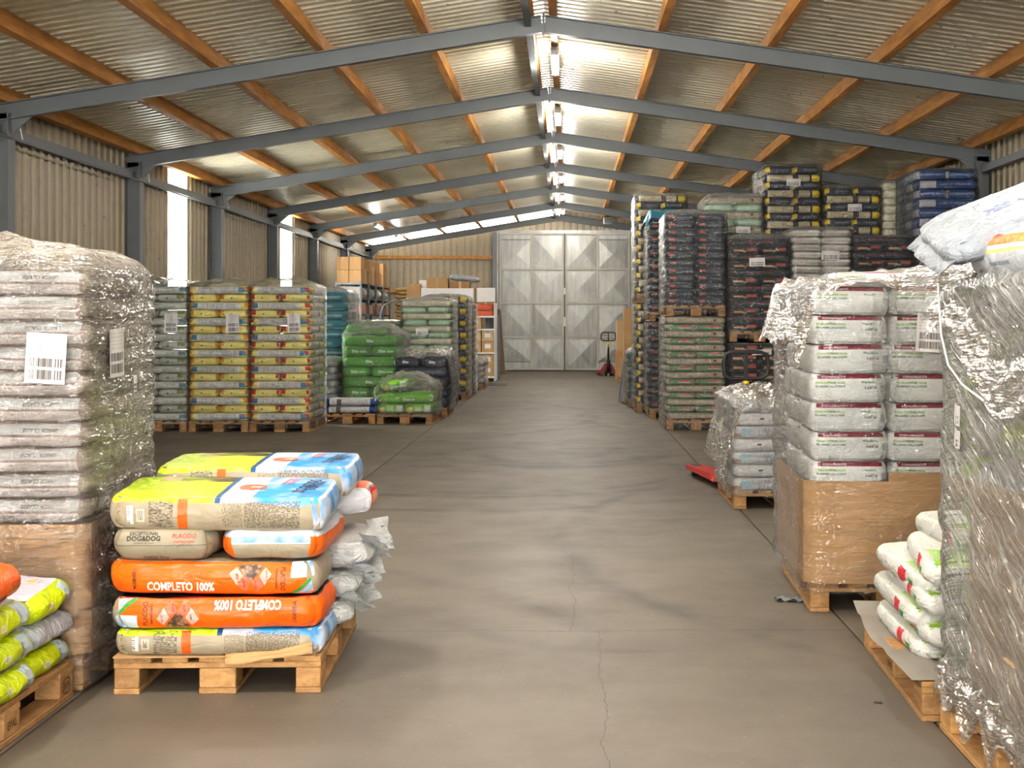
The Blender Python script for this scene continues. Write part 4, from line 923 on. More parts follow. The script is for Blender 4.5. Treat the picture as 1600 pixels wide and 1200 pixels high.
# ------------------------------------------------------------------ silver stack on a pallet, film hanging loose
R3X, R3Y = 1.275, 10.98
pallet(R3X, R3Y, 0, 'pallet under the silver bags beside the pallet truck')
stack(R3X, R3Y, 0, .146, 7, .1, [B_R3], 'silver_striped_bag', 'silver feed bag', 'stack beside pallet truck', order='BA', rear=True, bulge=.02, wr=.010)
shell('stretch_film', R3X, R3Y, 0, .8, 1.2, .10, .85, .1, F_CRINK, label='shiny crinkled film round the silver stack beside the pallet truck', hood=.04, amp=.012, res=1.4)
def r3_cover(u, v):
    a, b = u * 2 - 1, v * 2 - 1
    n = noise.noise_vector(Vector((a * 4, b * 4, 11))); n2 = noise.noise_vector(Vector((a * 10, b * 10, 3)))
    drop = max(0, -a - .72) * 1.9 + max(0, -b - .86) * 1.0 * (.6 + .6 * math.sin(a * 7 + 1) ** 2)
    return (R3X + .40 + a * .50 + n.x * .03, R3Y + .60 + b * .68 + n.y * .02, .925 + .06 * a - drop + n.z * .05 + n2.z * .025)
sheet('film_sheet', r3_cover, 56, 56, F_LOOSE, 'white crinkled film heaped over the silver stack beside the pallet truck')
def r3_tail(u, v):
    n = noise.noise_vector(Vector((u * 2, v * 6, 15))); wd = .20 * (1 - .8 * v)
    return (R3X - .10 + .02 * v + n.x * .03 + .02 * math.sin(v * 9), R3Y + .02 + u * wd * 2.2 + n.y * .04, .84 - v * .70)
sheet('film_sheet', r3_tail, 10, 40, F_LOOSE, 'long torn film strip trailing from the silver stack to the floor')

# ------------------------------------------------------------------ pallet trucks
def pallet_truck(x, y, rz, label, red, scale=1.0, lean=0.25):
    """hand pallet truck: origin under the pump, forks run along +y"""
    t = tag(empty('pallet_truck', (x, y, 0), rz), label, 'pallet truck', 'hand pallet trucks')
    for s in (-1, 1):
        cx = s * .19; prof = [(-.08, -.0), (.08, 0)]
        v = [(cx - .08, .08, .06), (cx + .08, .08, .06), (cx + .08, 1.10, .06), (cx - .08, 1.10, .06), (cx - .055, 1.20, .065), (cx + .055, 1.20, .065),
             (cx - .08, .08, .115), (cx + .08, .08, .115), (cx + .08, 1.10, .10), (cx - .08, 1.10, .10), (cx - .055, 1.20, .085), (cx + .055, 1.20, .085)]
        f = [(0, 3, 2, 1), (3, 4, 5, 2), (6, 7, 8, 9), (9, 8, 11, 10), (0, 1, 7, 6), (1, 2, 8, 7), (2, 5, 11, 8), (5, 4, 10, 11), (4, 3, 9, 10), (3, 0, 6, 9)]
        fk = place('fork', mesh('fork', v, f), red, t)
        place('fork_slot', boxmesh(cx - .045, cx + .045, .93, 1.06, .1, .1035), M_BLACK, fk)
        ax = tube([(cx - .04, 0, 0), (cx + .04, 0, 0)], .036, 12); place('roller', ax, M_BLACK, fk, (0, 1.0, .037))
    v = [(-.27, .08, .06), (.27, .08, .06), (.27, -.04, .06), (-.27, -.04, .06), (-.09, .06, .34), (.09, .06, .34), (.08, -.03, .34), (-.08, -.03, .34)]
    place('body', mesh('body', v, [(0, 1, 2, 3), (4, 7, 6, 5), (0, 4, 5, 1), (1, 5, 6, 2), (2, 6, 7, 3), (3, 7, 4, 0)]), red, t)
    place('pump', tube([(0, -.10, .12), (0, -.10, .44)], .05, 14), M_BLACK, t)
    for s in (-1, 1):
        place('steering_wheel', tube([(s * .035, -.10, .09), (s * .095, -.10, .09)], .09, 18), M_BLACK, t)
    h = empty('handle', (0, -.10, .44)); h.parent = t; h.rotation_euler = (lean, 0, 0)
    place('stem', tube([(0, 0, 0), (0, 0, .52)], .022, 10), M_BLACK, h)
    place('stem_label', tube([(0, -.001, .34), (0, -.001, .50)], .028, 10), M_YEL, h)
    lp = []
    for px_, pz in ((-.14, .52), (-.19, .55), (-.20, .66), (-.18, .73), (-.13, .75), (.13, .75), (.18, .73), (.20, .66), (.19, .55), (.14, .52)): lp.append((px_, 0, pz))
    place('handle_loop', tube(lp, .017, 10, True), M_BLACK, h)
    place('lever', boxmesh(-.015, .015, -.02, .02, .52, .74, .004), M_BLACK, h)
    return t
pallet_truck(1.52, 12.42, .13, 'red hand pallet truck behind the silver stack, forks on open floor', M_RED, lean=.02)
pallet_truck(1.07, 38.9, .05, 'red hand pallet truck parked before the far metal door', M_DRED, lean=.03)

# ------------------------------------------------------------------ white bags with red bands, front of the aisle
R1X, R1Y, R1R = 1.275, 5.13, -.033
pallet(R1X, R1Y, R1R, 'pallet under the white bags with red bands')
M1 = Matrix.Translation((R1X, R1Y, 0)) @ Matrix.Rotation(R1R, 4, 'Z')
o = sheet('paper_liner', lambda u, v: M1 @ Vector((-.035 + u * .8 - .02 * abs(math.sin(v * 7)), v * 1.2, .150 + .012 * math.sin(v * 9) * (1 - u) ** 4 + (.05 if v > .93 and u < .2 else 0) * (v - .93) * 14)), 20, 30, simple('grey_liner', (140, 132, 122), .6, 0, .06), '', t)
o.parent = None; tag(o, 'grey paper liner on the pallet of white bags with red bands', 'liner')
for i in range(6):
    z = .160 + (i + .5) * .062; far = i % 2
    cy = .73 if not far else .60; jx = (.015, .05, 0.0, .04, .02, .06)[i]
    o = place('red_banded_bag', bagdata(bagmesh(.80, .42, .082 if i < 5 else .088, i % 3, .012, .03, .010, True), B_R1), None, None, M1 @ Vector((.24 + jx, cy + (-.10 if i == 5 else 0), z)), (.05 * (-1) ** i, .02, R1R + math.pi / 2 + math.pi + (.04, -.06, .02, -.04, .05, -.10)[i]))
    o.scale = (1, 1, .92)
    tag(o, 'white feed bag with red band, %s from the bottom beside the carton-sleeved stack' % ordn(i + 1), 'bag', 'white feed bags with red bands')
    for sx in (-1, 1):
        if sx == 1 and far: continue
        place('end_seal', sealmesh(.38, .05, i * 2 + sx, .06), B_R1, o, (sx * .385, 0, 0), (0, 0, 0 if sx > 0 else math.pi))
    write(o, 'NORMAL', '+y', -.26, -.008, .018, T_GREYD, math.pi * 0, .0003)
o = place('red_banded_bag', bagdata(bagmesh(.70, .40, .085, 1, .012, .03, .010, True), B_R1), None, None, M1 @ Vector((.42, .72, .585)), (0.02, .0, R1R - math.pi / 2 + .12))
tag(o, 'white feed bag with red band and lime top face, topmost of its pile', 'bag', 'white feed bags with red bands'); write(o, 'alto', '+z', -.05, .08, .10, T_DKRED, .0, .002)

# ------------------------------------------------------------------ tall wrapped stack at the aisle's near end, cardboard along its side
R0X, R0Y = 1.395, 3.84
pallet(1.315, R0Y, 0, 'pallet under the silver-lime stack with a carton side')
stack(R0X, R0Y, 0, .146, 10, .142, [B_R0], 'silver_lime_bag', 'silver and lime feed bag', 'stack with carton side', order='AB', rear=True, bulge=.03, wr=.016, jit=.018, taper=.16)
o = place('cardboard_sheet', boxmesh(-.004, .004, R0Y + .0, R0Y + .90, .15, .93, .001), M_CARD2, None, (R0X - .052, 0, 0)); tag(o, 'plain pale cardboard sheet held against the silver-lime stack by film', 'cardboard')
fo = shell('stretch_film', R0X, R0Y, 0, .8, 1.2, .12, 1.56, .142, F_DIAG, marg=.062, hood=.12, amp=.016, bulge=.012, res=2.6, topnoise=.06, rad=.06, label='shiny film pulled tight round the silver-lime stack and carton sheet')
for zz, yy in ((1.13, 4.80), (1.05, 4.80)):
    lb = ship_label(fo, Vector((R0X - .085, yy, zz)), .05, .07 if zz > 1.1 else .06, .15, -math.pi / 2)
def r0_peak(u, v):
    yy = R0Y + .10 + u * 1.17; n = noise.noise_vector(Vector((yy * 7, v * 5, 21))); n2 = noise.noise_vector(Vector((yy * 17, v * 13, 2)))
    top = 1.60 + .12 * u ** 2
    return (R0X - .085 + .16 * (1 - v) ** 2 - .02 * v + n.x * .022 + n2.x * .012, yy + .02 * v * u, top - v * (.36 + .10 * math.sin(u * 6)) + n.z * .02)
sheet('film_sheet', r0_peak, 60, 40, F_CRINK, 'bunched crinkled film collar at the top of the silver-lime stack')
def r0_skirt(u, v):
    yy = R0Y + u * 1.22; n = noise.noise_vector(Vector((yy * 9, v * 4, 31))); n2 = noise.noise_vector(Vector((yy * 25, v * 11, 2)))
    return (R0X - .075 - .02 * v + n.x * .03 + n2.x * .015, yy + n.y * .01, .26 - v * (.14 + .08 * n.z + .05 * math.sin(u * 31)) + n2.z * .01)
sheet('film_sheet', r0_skirt, 90, 12, F_CRINK, 'ragged film hem torn along the pallet of the silver-lime stack')
def cord(name, pts, r, m, label):
    o = place(name, tube(pts, r, 6), m); tag(o, label, 'plastic wrap', 'stretch film on the stacks'); return o
cord('film_rope', [(R0X - .10, 4.98, 1.58), (R0X - .115, 4.88, 1.40), (R0X - .118, 4.78, 1.30), (R0X - .115, 4.62, 1.24), (R0X - .11, 4.4, 1.20)], .004, simple('film_rope', (226, 228, 226), .25, 0, .05), 'twisted film rope stretched over the side of the silver-lime stack')
B_TOPW = bagmat('bag_white_orange', (200, 206, 214), [('y', .0, 1, .72, .92, (236, 130, 30)), ('y', .0, .3, .88, 1, (206, 50, 36)), ('y', .0, 1, .55, .62, (226, 222, 130)), ('-x', .0, 1, .66, .86, (236, 130, 30)), ('-x', .5, 1, .84, 1, (206, 50, 36)), ('-x', .0, 1, .5, .57, (226, 222, 130)), ('-x', .3, .6, .25, .33, (80, 100, 130), TX(9, 120, 90, .45))], .25, .4)
B_TOPS = bagmat('bag_silver_blue_print', (140, 147, 154), [('-z', 0, 1, 0, 1, (110, 114, 118))], .25, .7)
o = place('white_orange_bag', bagdata(bagmesh(.62, .60, .16, 1, .03, .12, .012, True), B_TOPW), None, None, (1.70, 4.56, 1.645), (.0, .06, .04)); tag(o, 'white feed bag with orange and red stripe on the silver-lime stack', 'bag')
o = place('silver_blue_print_bag', bagdata(bagmesh(.72, .44, .10, 2, .02, .3, .014, True), B_TOPS), None, None, (1.60, 4.84, 1.835), (.30, -.36, -.08)); tag(o, 'silver feed bag with blue print tilted on top of the silver-lime stack', 'bag')
se = place('end_seal', sealmesh(.42, .05, 3, .09), B_TOPS, o, (-.345, 0, 0), (0, 0.25, math.pi))
write(o, 'a', '+z', -.02, -.03, .16, T_BLUE, math.pi, .004)
for q in range(4): patch(o, [(-.05, -.0035), (.05, -.0035), (.05, .0035), (-.05, .0035)], '+z', -.13, .03 - q * .018, T_BLUE, .15, 'print_line', 2)
o = place('grey_lime_bag', bagdata(bagmesh(.6, .5, .14, 0, .03, .2, .012, True), B_L1G), None, None, (1.74, 4.16, 1.63), (.1, .0, .5)); tag(o, 'grey striped feed bag slumped at the near end of the silver-lime stack', 'bag')

# ------------------------------------------------------------------ tall mauve stack with upside-down lettering, cardboard foot
L0X, L0Y = -3.105, 5.56
pallet(L0X, L0Y + .80, -math.pi / 2, 'pallet under the cardboard foot of the tall mauve stack')
u0 = stack(L0X, L0Y, 0, .150, 15, .1, [B_UNI], 'mauve_feed_bag', 'mauve pale-panelled feed bag', 'tallest wrapped stack', w=1.2, d=.8, order='D', skip=5, rear=True, bulge=.018, wr=.009, taper=.10)
for i, pos, o in u0:
    if pos == 'front right': write(o, 'UNICA CLASSE', '-x', .135, .022, .021, T_GREYD, math.pi, .0004)
sleeve(L0X, L0Y, 0, 1.2, .8, .146, [.655, .655, .655, .655], M_CARD, 'brown cardboard sleeve round the foot of the tall mauve stack', .05)
F_L0 = film('film_mauve_stack', 0.08, tint=(244, 234, 220), gloss=0.5, rough=.10, edge=.35, bump=.9, crink=14.0, streak=(2, 2, 16))
fo = shell('stretch_film', L0X, L0Y, 0, 1.2, .8, .03, 1.655, .1, F_L0, marg=.045, hood=.13, amp=.014, res=2.4, topnoise=.05, rad=.08, label='milky film round the tall mauve stack and its cardboard foot')
ship_label(fo, px(71, 560, 5.485), .155, .195, .06)
ship_label(fo, Vector((-1.838, 5.78, 1.32)), .19, .195, -.04, math.pi / 2)
ship_label(fo, Vector((-1.838, 6.02, 1.185)), .05, .07, -.05, math.pi / 2)

# ------------------------------------------------------------------ lime bags on the nearest pallet
L1X, L1Y = -2.713, 4.28
M_SEAL = simple('lime_seal', (190, 208, 20), .3, 0, .1)
pallet(L1X, L1Y, 0, 'pallet under the lime bags, nearest one of the aisle')
k = 0
for lay in range(3):
    for c in range(3):
        m = B_L1G if (lay, c) == (1, 2) else B_L1
        o = place('lime_feed_bag', bagdata(bagmesh(.76, .41, .112, (lay + c) % 3, .025, .25, .014, True), m), None, None, (L1X + .40 + random.uniform(-.02, .03), L1Y + .20 + .40 * c + .02 * lay - (.03 if lay == 2 else 0), .147 + .105 * (lay + .5)), (0.06 * (lay == 2), .03, random.uniform(-.05, .05)))
        tag(o, '%s feed bag, %s layer up, %s on the nearest pallet' % ('grey striped' if m is B_L1G else 'lime', ordn(lay + 1), ('nearest the viewer', 'in the middle', 'beside the tall mauve stack')[c]), 'bag', 'lime feed bags')
        se = place('end_seal', sealmesh(.34, .05, lay * 3 + c, .022), M_SEAL if m is B_L1 else m, o, (.372, 0, .0), (0, .3, 0))
        if m is B_L1G: continue
        patch(o, [(-.028, -.035), (.028, -.035), (.02, .05), (-.02, .05)], '+x', .10, .0, T_SKY if False else simple('pale_blue_tab_%d' % k, (172, 190, 198), .35, 0, .05), 0, 'closure_tab', 2, .004); k += 1
o = place('orange_feed_bag', bagdata(bagmesh(.62, .42, .13, 1, .025, .2, .012, True), B_ORG), None, None, (-2.235, 4.80, .545), (.0, .02, .12)); tag(o, 'orange feed bag lying on top of the lime bags', 'bag')
write(o, 'ela', '+x', -.05, -.03, .05, T_BLACK, 0, .001)

# ------------------------------------------------------------------ front pallet with orange, taupe and sky-print bags
L2X, L2Y, L2R = -1.765, 5.5, .035
pallet(L2X, L2Y, L2R, 'pallet under the orange and taupe bags in the aisle')
M2 = Matrix.Translation((L2X, L2Y, 0)) @ Matrix.Rotation(L2R, 4, 'Z')
FADE = lambda t, s=6: ('fade', s, s, s, t)
B_TOP = bagmat('bag_taupe_grass_sky', B_TAUPE, [
    ('+z', .02, .50, .02, .98, (176, 204, 14)), ('+z', .02, .50, .02, .98, (214, 226, 90), FADE(.56, 30)), ('+z', .02, .22, .3, .98, (146, 176, 40), FADE(.52, 40)),
    ('+z', .14, .58, .70, .97, (58, 40, 38), ('fade', 5, 9, 9, .47)), ('+z', .14, .24, .72, .96, (190, 150, 130), FADE(.5, 12)), ('+z', .495, .52, .02, .98, (30, 76, 122)), ('+z', .52, .98, .02, .98, (208, 208, 224)),
    ('+z', .66, .97, .02, .98, (50, 148, 214), FADE(.47, 7)), ('+z', .86, .99, .02, .98, (60, 130, 190), FADE(.5, 10)),
    ('-y', .10, .13, .2, .75, (216, 212, 202)), ('-y', .10, .115, .2, .75, (50, 46, 40), TX(9, 9, 90, .5)), ('-y', .145, .18, .28, .66, (196, 188, 168)), ('-y', .15, .175, .32, .62, (80, 74, 64), TX(150, 9, 9, .45)),
    ('-y', .20, .31, .1, .92, (66, 60, 52), TX(30, 9, 110, .5)), ('-y', .33, .375, .08, .94, (214, 96, 30)), ('-y', .335, .37, .1, .92, (176, 70, 24), TX(120, 9, 90, .53)),
    ('-y', .53, .62, .12, .9, (84, 76, 64), TX(150, 9, 60, .54)), ('-y', .63, .88, .12, .9, (86, 78, 66), TX(70, 9, 90, .47)), ('-y', .04, .07, .2, .8, (60, 54, 46), TX(70, 9, 70, .58)),
    ('+x', .0, 1, .0, 1, (206, 208, 216)), ('+x', .0, 1, .3, .9, (70, 140, 196), FADE(.5, 8))], .26, .35, wscale=9)
B_OR = bagmat('bag_orange_print', (238, 96, 12), [('y', .86, 1, .55, 1, (206, 216, 226)), ('y', .92, 1, .6, .95, (90, 150, 200), FADE(.5, 12)), ('+z!', 0, 1, 0, 1, B_TAUPE), ('+z!', .1, .9, .1, .9, (110, 100, 84), TX(60, 9, 9, .56)), ('-z!', 0, 1, 0, 1, (30, 26, 28)), ('y', .0, 1, .0, .05, (140, 22, 34)), ('+x', 0, 1, 0, 1, (150, 138, 116))], .24, .35, wscale=9)
B_TEND = bagmat('bag_taupe_end', (152, 142, 120), [('x', .0, 1, .0, .47, (142, 132, 110)), ('-x', .02, .98, .48, .52, (112, 104, 86))], .28, .4, wscale=8)
B_BEND = bagmat('bag_sky_end', (152, 142, 120), [('-x', .0, 1, .52, 1, (200, 206, 216)), ('-x', .0, 1, .56, 1, (58, 132, 186), FADE(.52, 9)), ('y', .0, 1, .0, 1, (226, 100, 20)), ('y', .0, 1, .8, 1, (206, 206, 214)), ('+z', 0, 1, 0, 1, (200, 206, 216))], .26, .4, wscale=8)
B_SILC = bagmat('bag_silver_crumpled', (186, 188, 186), [('x', .2, .8, .3, .7, (90, 92, 96), TX(9, 50, 60, .58)), ('x', .0, .4, .0, .3, (60, 110, 170), FADE(.5, 9)), ('y', .1, .9, .2, .8, (170, 172, 172))], .24, .9, wscale=20)
def l2bag(nm, m, L, W, H, c, rot, var, lab, taper=.07, bulge=.014, wr=.008):
    o = place(nm, bagdata(bagmesh(L, W, H, var, bulge, taper, wr, True), m), None, None, M2 @ Vector(c), (rot[0], rot[1], rot[2] + L2R)); tag(o, lab, 'bag', 'bags on the front pallet'); return o
def orange_print(o):
    write(o, 'COMPLETO 100%', '-y', -.125, -.034, .048, T_WHITE, 0, .0016, .70, .005)
    write(o, 'GHEDA', '-y', -.305, -.012, .020, T_BLACK, -math.pi / 2, .0005); write(o, 'SS', '-y', -.305, .028, .020, T_BLACK, -math.pi / 2, 0)
    write(o, 'PLACIDO', '-y', .268, .0, .026, T_BLACK, -math.pi / 2, .0003, .85); write(o, 'mantenimento', '-y', .245, .0, .016, T_BLACK, -math.pi / 2, .0003, .85)
    for cx, up, m in ((.085, 0, T_PINK), (.125, 1, T_CORAL), (.165, 0, T_CORAL), (.20, 1, T_PINK)):
        pass
    patch(o, [(.06, .02), (.09, .045), (.115, .012), (.09, -.025)], '-y', 0, 0, T_PINK, 0, 'print', 3)
    patch(o, [(.09, -.027), (.117, .010), (.145, -.010), (.125, -.052)], '-y', 0, 0, T_CORAL, 0, 'print', 3)
    patch(o, [(.147, -.010), (.175, .010), (.195, -.027), (.165, -.052)], '-y', 0, 0, T_CORAL, 0, 'print', 3)
    patch(o, [(.177, .012), (.20, .045), (.225, .020), (.198, -.025)], '-y', 0, 0, T_PINK, 0, 'print', 3)
    for tx, ax_, bz in (('MINI', .092, .010), ('ALTA', .118, -.02), ('GUSTO', .162, -.024), ('ADULTO', .206, .012)): write(o, tx, '-y', ax_, bz, .011, T_BLACK, -math.pi / 2 + .1, .0002)
    patch(o, [(.095, .054), (.195, .054), (.18, .03), (.148, -.006), (.12, .012)], '-y', 0, 0, T_KIB, 0, 'kibble_print', 3)
    patch(o, [(.30, -.056), (.335, -.03), (.372, .005), (.376, -.004), (.342, -.042), (.31, -.06)], '-y', 0, 0, T_GREEN, 0, 'print', 3)
    patch(o, [(.32, -.058), (.344, -.044), (.378, -.006), (.382, -.05)], '-y', 0, 0, T_SKY, 0, 'print', 3)
b1 = l2bag('taupe_feed_bag', B_TOP, .80, .44, .104, (.40, .225, .198), (0, 0, 0), 0, 'taupe feed bag at the bottom of the front pallet, table print outward', .05, .012)
b2 = l2bag('orange_print_bag', B_OR, .80, .44, .128, (.395, .215, .315), (0, math.pi, 0), 1, 'orange printed feed bag, upside down, second from the pallet'); orange_print(b2)
b3 = l2bag('orange_print_bag', B_OR, .80, .44, .136, (.385, .225, .449), (0, .015, 0), 2, 'orange printed feed bag, upright lettering, under the two folded ends'); orange_print(b3)
b4 = l2bag('taupe_end_bag', B_TEND, .76, .385, .122, (.185, .375, .580), (0, 0, math.pi / 2), 0, 'taupe feed bag seen end-on beside the sky-print end', .08)
write(b4, 'EXCEPTIONAL', '-x', -.065, .044, .017, T_BLACK, 0, .0004); write(b4, 'DOG&DOG', '-x', -.065, .026, .025, T_BLACK, 0, .0008); write(b4, 'nutrizione per il cane', '-x', -.065, .010, .009, T_BLACK, 0, 0); write(b4, 'GHEDA  20 kg', '-x', -.02, -.05, .016, T_BLACK, 0, .0003)
write(b4, 'PLACIDO', '-x', .09, .035, .022, T_RED, 0, .0003); write(b4, 'mantenimento', '-x', .09, .015, .014, T_RED, 0, .0002)
b5 = l2bag('sky_end_bag', B_BEND, .76, .385, .118, (.605, .385, .572), (0, .02, math.pi / 2), 1, 'feed bag with sky-blue top seen end-on, orange side to the aisle', .08)
b6 = l2bag('grass_sky_bag', B_TOP, .83, .48, .135, (.395, .245, .712), (.07, .012, -.015), 2, 'taupe feed bag with grass and sky print, front one on top', .05, .012)
b7 = l2bag('grass_sky_bag', B_TOP, .82, .54, .135, (.44, .765, .772), (.03, .0, .0), 1, 'taupe feed bag with grass and sky print, rear one on top', .05, .012)
for b in (b6, b7):
    patch(b, [(-.055, .0), (-.04, .05), (.015, .062), (.055, .035), (.055, -.03), (.01, -.062), (-.04, -.045)], '+z', .10, -.02, T_BADGE, 0, 'badge', 3)
    patch(b, [(-.025, -.012), (.0, -.005), (.012, -.02), (.018, .005), (.03, .012), (-.0, .018), (-.02, .008)], '+z', .12, -.03, T_WHITE, 0, 'dog_emblem', 2, .0035)
    write(b, 'DOG&DOG', '+z', .315, .02, .068, T_BLACK, math.pi / 2 - .12, .001, .8); write(b, 'EXCEPTIONAL', '+z', .355, .03, .036, T_BLACK, math.pi / 2 - .12, .0006, .8)
    write(b, 'ADULTO', '+z', .245, .12, .036, T_RED, math.pi / 2 - .12, .0004); write(b, 'mantenimento', '+z', .215, .12, .026, T_RED, math.pi / 2 - .12, .0003)
l2bag('orange_side_bag', bagmat('bag_orange_side', (230, 96, 30), [('+x', .0, 1, .72, 1, (206, 40, 40)), ('+x', .0, 1, .84, 1, (44, 34, 32)), ('+x', .2, .8, .3, .7, (240, 190, 160), FADE(.5, 9)), ('y', 0, 1, 0, 1, (206, 206, 212))], .25, .5), .80, .40, .17, (.475, .60, .80 - .155 + .0), (0, .0, .0), 0, 'orange feed bag end poking out between the top and lower rows', .2) if False else None
ob = l2bag('orange_side_bag', bagmat('bag_orange_side', (230, 96, 30), [('+x', .0, 1, .70, 1, (206, 40, 40)), ('+x', .0, 1, .84, 1, (44, 34, 32)), ('+x', .2, .8, .3, .7, (240, 190, 160), FADE(.5, 9)), ('y', 0, 1, 0, 1, (206, 206, 212))], .25, .5), .80, .36, .13, (.50, .96, .640), (0, -.02, .03), 0, 'orange feed bag at the rear below the sky-print pair', .2)
for i, (zz, xx, m, lab) in enumerate(((.205, .43, B_SILC, 'bottom'), (.33, .45, B_SILC, 'second'), (.455, .50, B_SILC, 'third'))):
    o = l2bag('silver_crumpled_bag', m, .82, .60, .12, (xx, .80, zz), (.02, .0, .04 * (i - 1)), i, 'crumpled silver feed bag, %s at the rear of the front pallet' % lab, .3, .03, .022)
    for q in (-.14, .12): place('end_seal', sealmesh(.22, .05, i * 3 + q * 9, .09), m, o, (.40, q, .02), (0.5 * q * 9, -.5 + i * .2, q * 2))
def flapper(c, w, h, rot, m, nm, lab, seed):
    def fn(u, v):
        n = noise.noise_vector(Vector((u * 3 + seed, v * 3, seed)))
        return ((u - .5) * w, n.x * .02 + .03 * v * v, (v - .5) * h + n.z * .01)
    v, f = [], []
    for i in range(11):
        for j in range(9): v.append(fn(i / 10, j / 8))
    for i in range(10):
        for j in range(8): a = i * 9 + j; f.append((a, a + 1, a + 10, a + 9))
    o = place(nm, mesh(nm, v, f, True), m, None, c, rot); o.modifiers.new('thickness', 'SOLIDIFY').thickness = .004
    return tag(o, lab, 'cardboard')
flapper(M2 @ Vector((.60, -.015, .165)), .34, .055, (-.5, -.13, L2R), M_CARD, 'cardboard_strip', 'bent brown cardboard strip sticking out over the front pallet edge', 2)
o = place('cardboard_liner', boxmesh(.0, .78, .0, 1.16, .1442, .1478), M_CARD, None, M2 @ Vector((.0, -.012, 0)) , (0, 0, L2R)); tag(o, 'brown cardboard liner lying on the front pallet', 'cardboard')

# burnt-in stamps on two pallets
def stamp(x, y, z, face, txt, size, ring, parent):
    me = textmesh(txt, size, .0004); sg = 1 if face == '+x' else -1
    v = [(x, y + sg * p.co.x, z + p.co.y) for p in me.vertices]; f = [tuple(p.vertices) for p in me.polygons]
    if ring:
        k = len(v)
        for q in range(24):
            a = q * math.pi / 12
            for rr in (1.0, .88): v.append((x, y + .045 * rr * math.cos(a), z + .031 * rr * math.sin(a)))
        f += [(k + 2 * q, k + 2 * q + 1, k + (2 * q + 3) % 48, k + (2 * q + 2) % 48) for q in range(24)]
    o = place('burnt_stamp', mesh('stamp', v, f), simple('burnt_%d' % len(bpy.data.materials), (60, 36, 18), .8, 0, .1), parent); o['kind'] = 'stuff'
P_L1 = [o for o in bpy.data.objects if o.get('label') == 'pallet under the lime bags, nearest one of the aisle'][0]
P_R1 = [o for o in bpy.data.objects if o.get('label') == 'pallet under the white bags with red bands'][0]
stamp(.7995, 1.1275, .061, '+x', 'EUR', .034, True, P_L1); stamp(.7995, .6, .061, '+x', 'EPAL', .04, False, P_L1); stamp(.0005, .6, .061, '-x', 'EPAL', .04, False, P_R1)

# ------------------------------------------------------------------ far shelving and cartons
def carton(x, y, z, w, d, h, label, m=M_CARD, rz=0.0, tape=True, paper=None):
    t = tag(empty('carton', (x, y, z), rz), label, 'carton', 'cardboard cartons')
    place('box_body', boxmesh(-w / 2, w / 2, -d / 2, d / 2, 0, h - .004, .004), m, t)
    for s in (-1, 1): place('top_flap', boxmesh(-w / 2 + .003, w / 2 - .003, min(s * .003, s * d / 2 * .98), max(s * .003, s * d / 2 * .98), h - .004, h), m, t)
    if tape: place('tape', joinboxes('tape', [(-.03, .03, -d / 2 - .002, d / 2 + .002, h, h + .001), (-.03, .03, -d / 2 - .0025, -d / 2 - .0005, h * .6, h + .001)]), M_TAPE, t)
    if paper: place('paper_label', boxmesh(-w * paper, w * paper, -d / 2 - .004, -d / 2 - .001, h * .35, h * .75), M_PAPER, t)
    return t
def rack(x, y, w, d, levels, label, m=M_GREY, top=None):
    t = tag(empty('shelf_rack', (x, y, 0)), label, 'shelving', 'shelving racks'); H = top or levels[-1] + .04
    for a in (0, w):
        for b in (0, d): place('post', joinboxes('post', [(a - .02, a + .02, b - .004, b + .004, 0, H), (a - .004, a + .004, b - .02, b + .02, 0, H)]), m, t)
    for z in levels: place('shelf', joinboxes('shelf', [(0, w, 0, d, z - .01, z), (0, w, -.012, -.002, z - .04, z), (0, w, d + .002, d + .012, z - .04, z)]), m, t)
    return t
M_PALEBOX = simple('grey_white_box', (170, 166, 156), .6, 0, .06)
for i in range(4):
    yy = 33.0 + i * 1.32
    rack(-5.42, yy, .58, 1.28, (.15, .8, 1.66, 2.02, 2.38), 'grey metal shelving along the wall, %s unit from the aisle view' % ordn(i + 1))
    for r in range(2):
        for c in range(2):
            carton(-5.27 + .29 * c, yy + .35, 2.38 + r * .305, .28, .6, .30, 'brown carton on shelving unit %s, %s row, %s' % (ordn(i + 1), ('lower', 'upper')[r], ('wall side', 'aisle side')[c]), (M_CARD, M_CARD3, M_CARD2)[(i + c) % 3])
    carton(-5.13, yy + .98, 2.38, .5, .5, .36 + .1 * (i % 2), 'large pale carton behind the pairs on shelving unit %s' % ordn(i + 1), M_CARD2)
    carton(-5.13, yy + .6, 1.665, .5, .9, .22, 'pinkish long carton on the middle shelf of unit %s' % ordn(i + 1), simple('pink_carton_%d' % i, (186, 140, 120), .7, 0, .08), tape=False)
    o = place('white_sack', bagdata(bagmesh(.5, .42, .26, i % 3, .05, .3, .03), B_SHORT if i % 2 else B_R3), None, None, (-5.12, yy + .7, 2.155), (0, 0, .3)); tag(o, 'crumpled white sack on the upper shelf of unit %s' % ordn(i + 1), 'sack', 'white sacks on shelving')
    carton(-5.13, yy + .25, 2.025, .52, .4, .27, 'plain grey-white box on the upper shelf of unit %s' % ordn(i + 1), M_PALEBOX, tape=False)
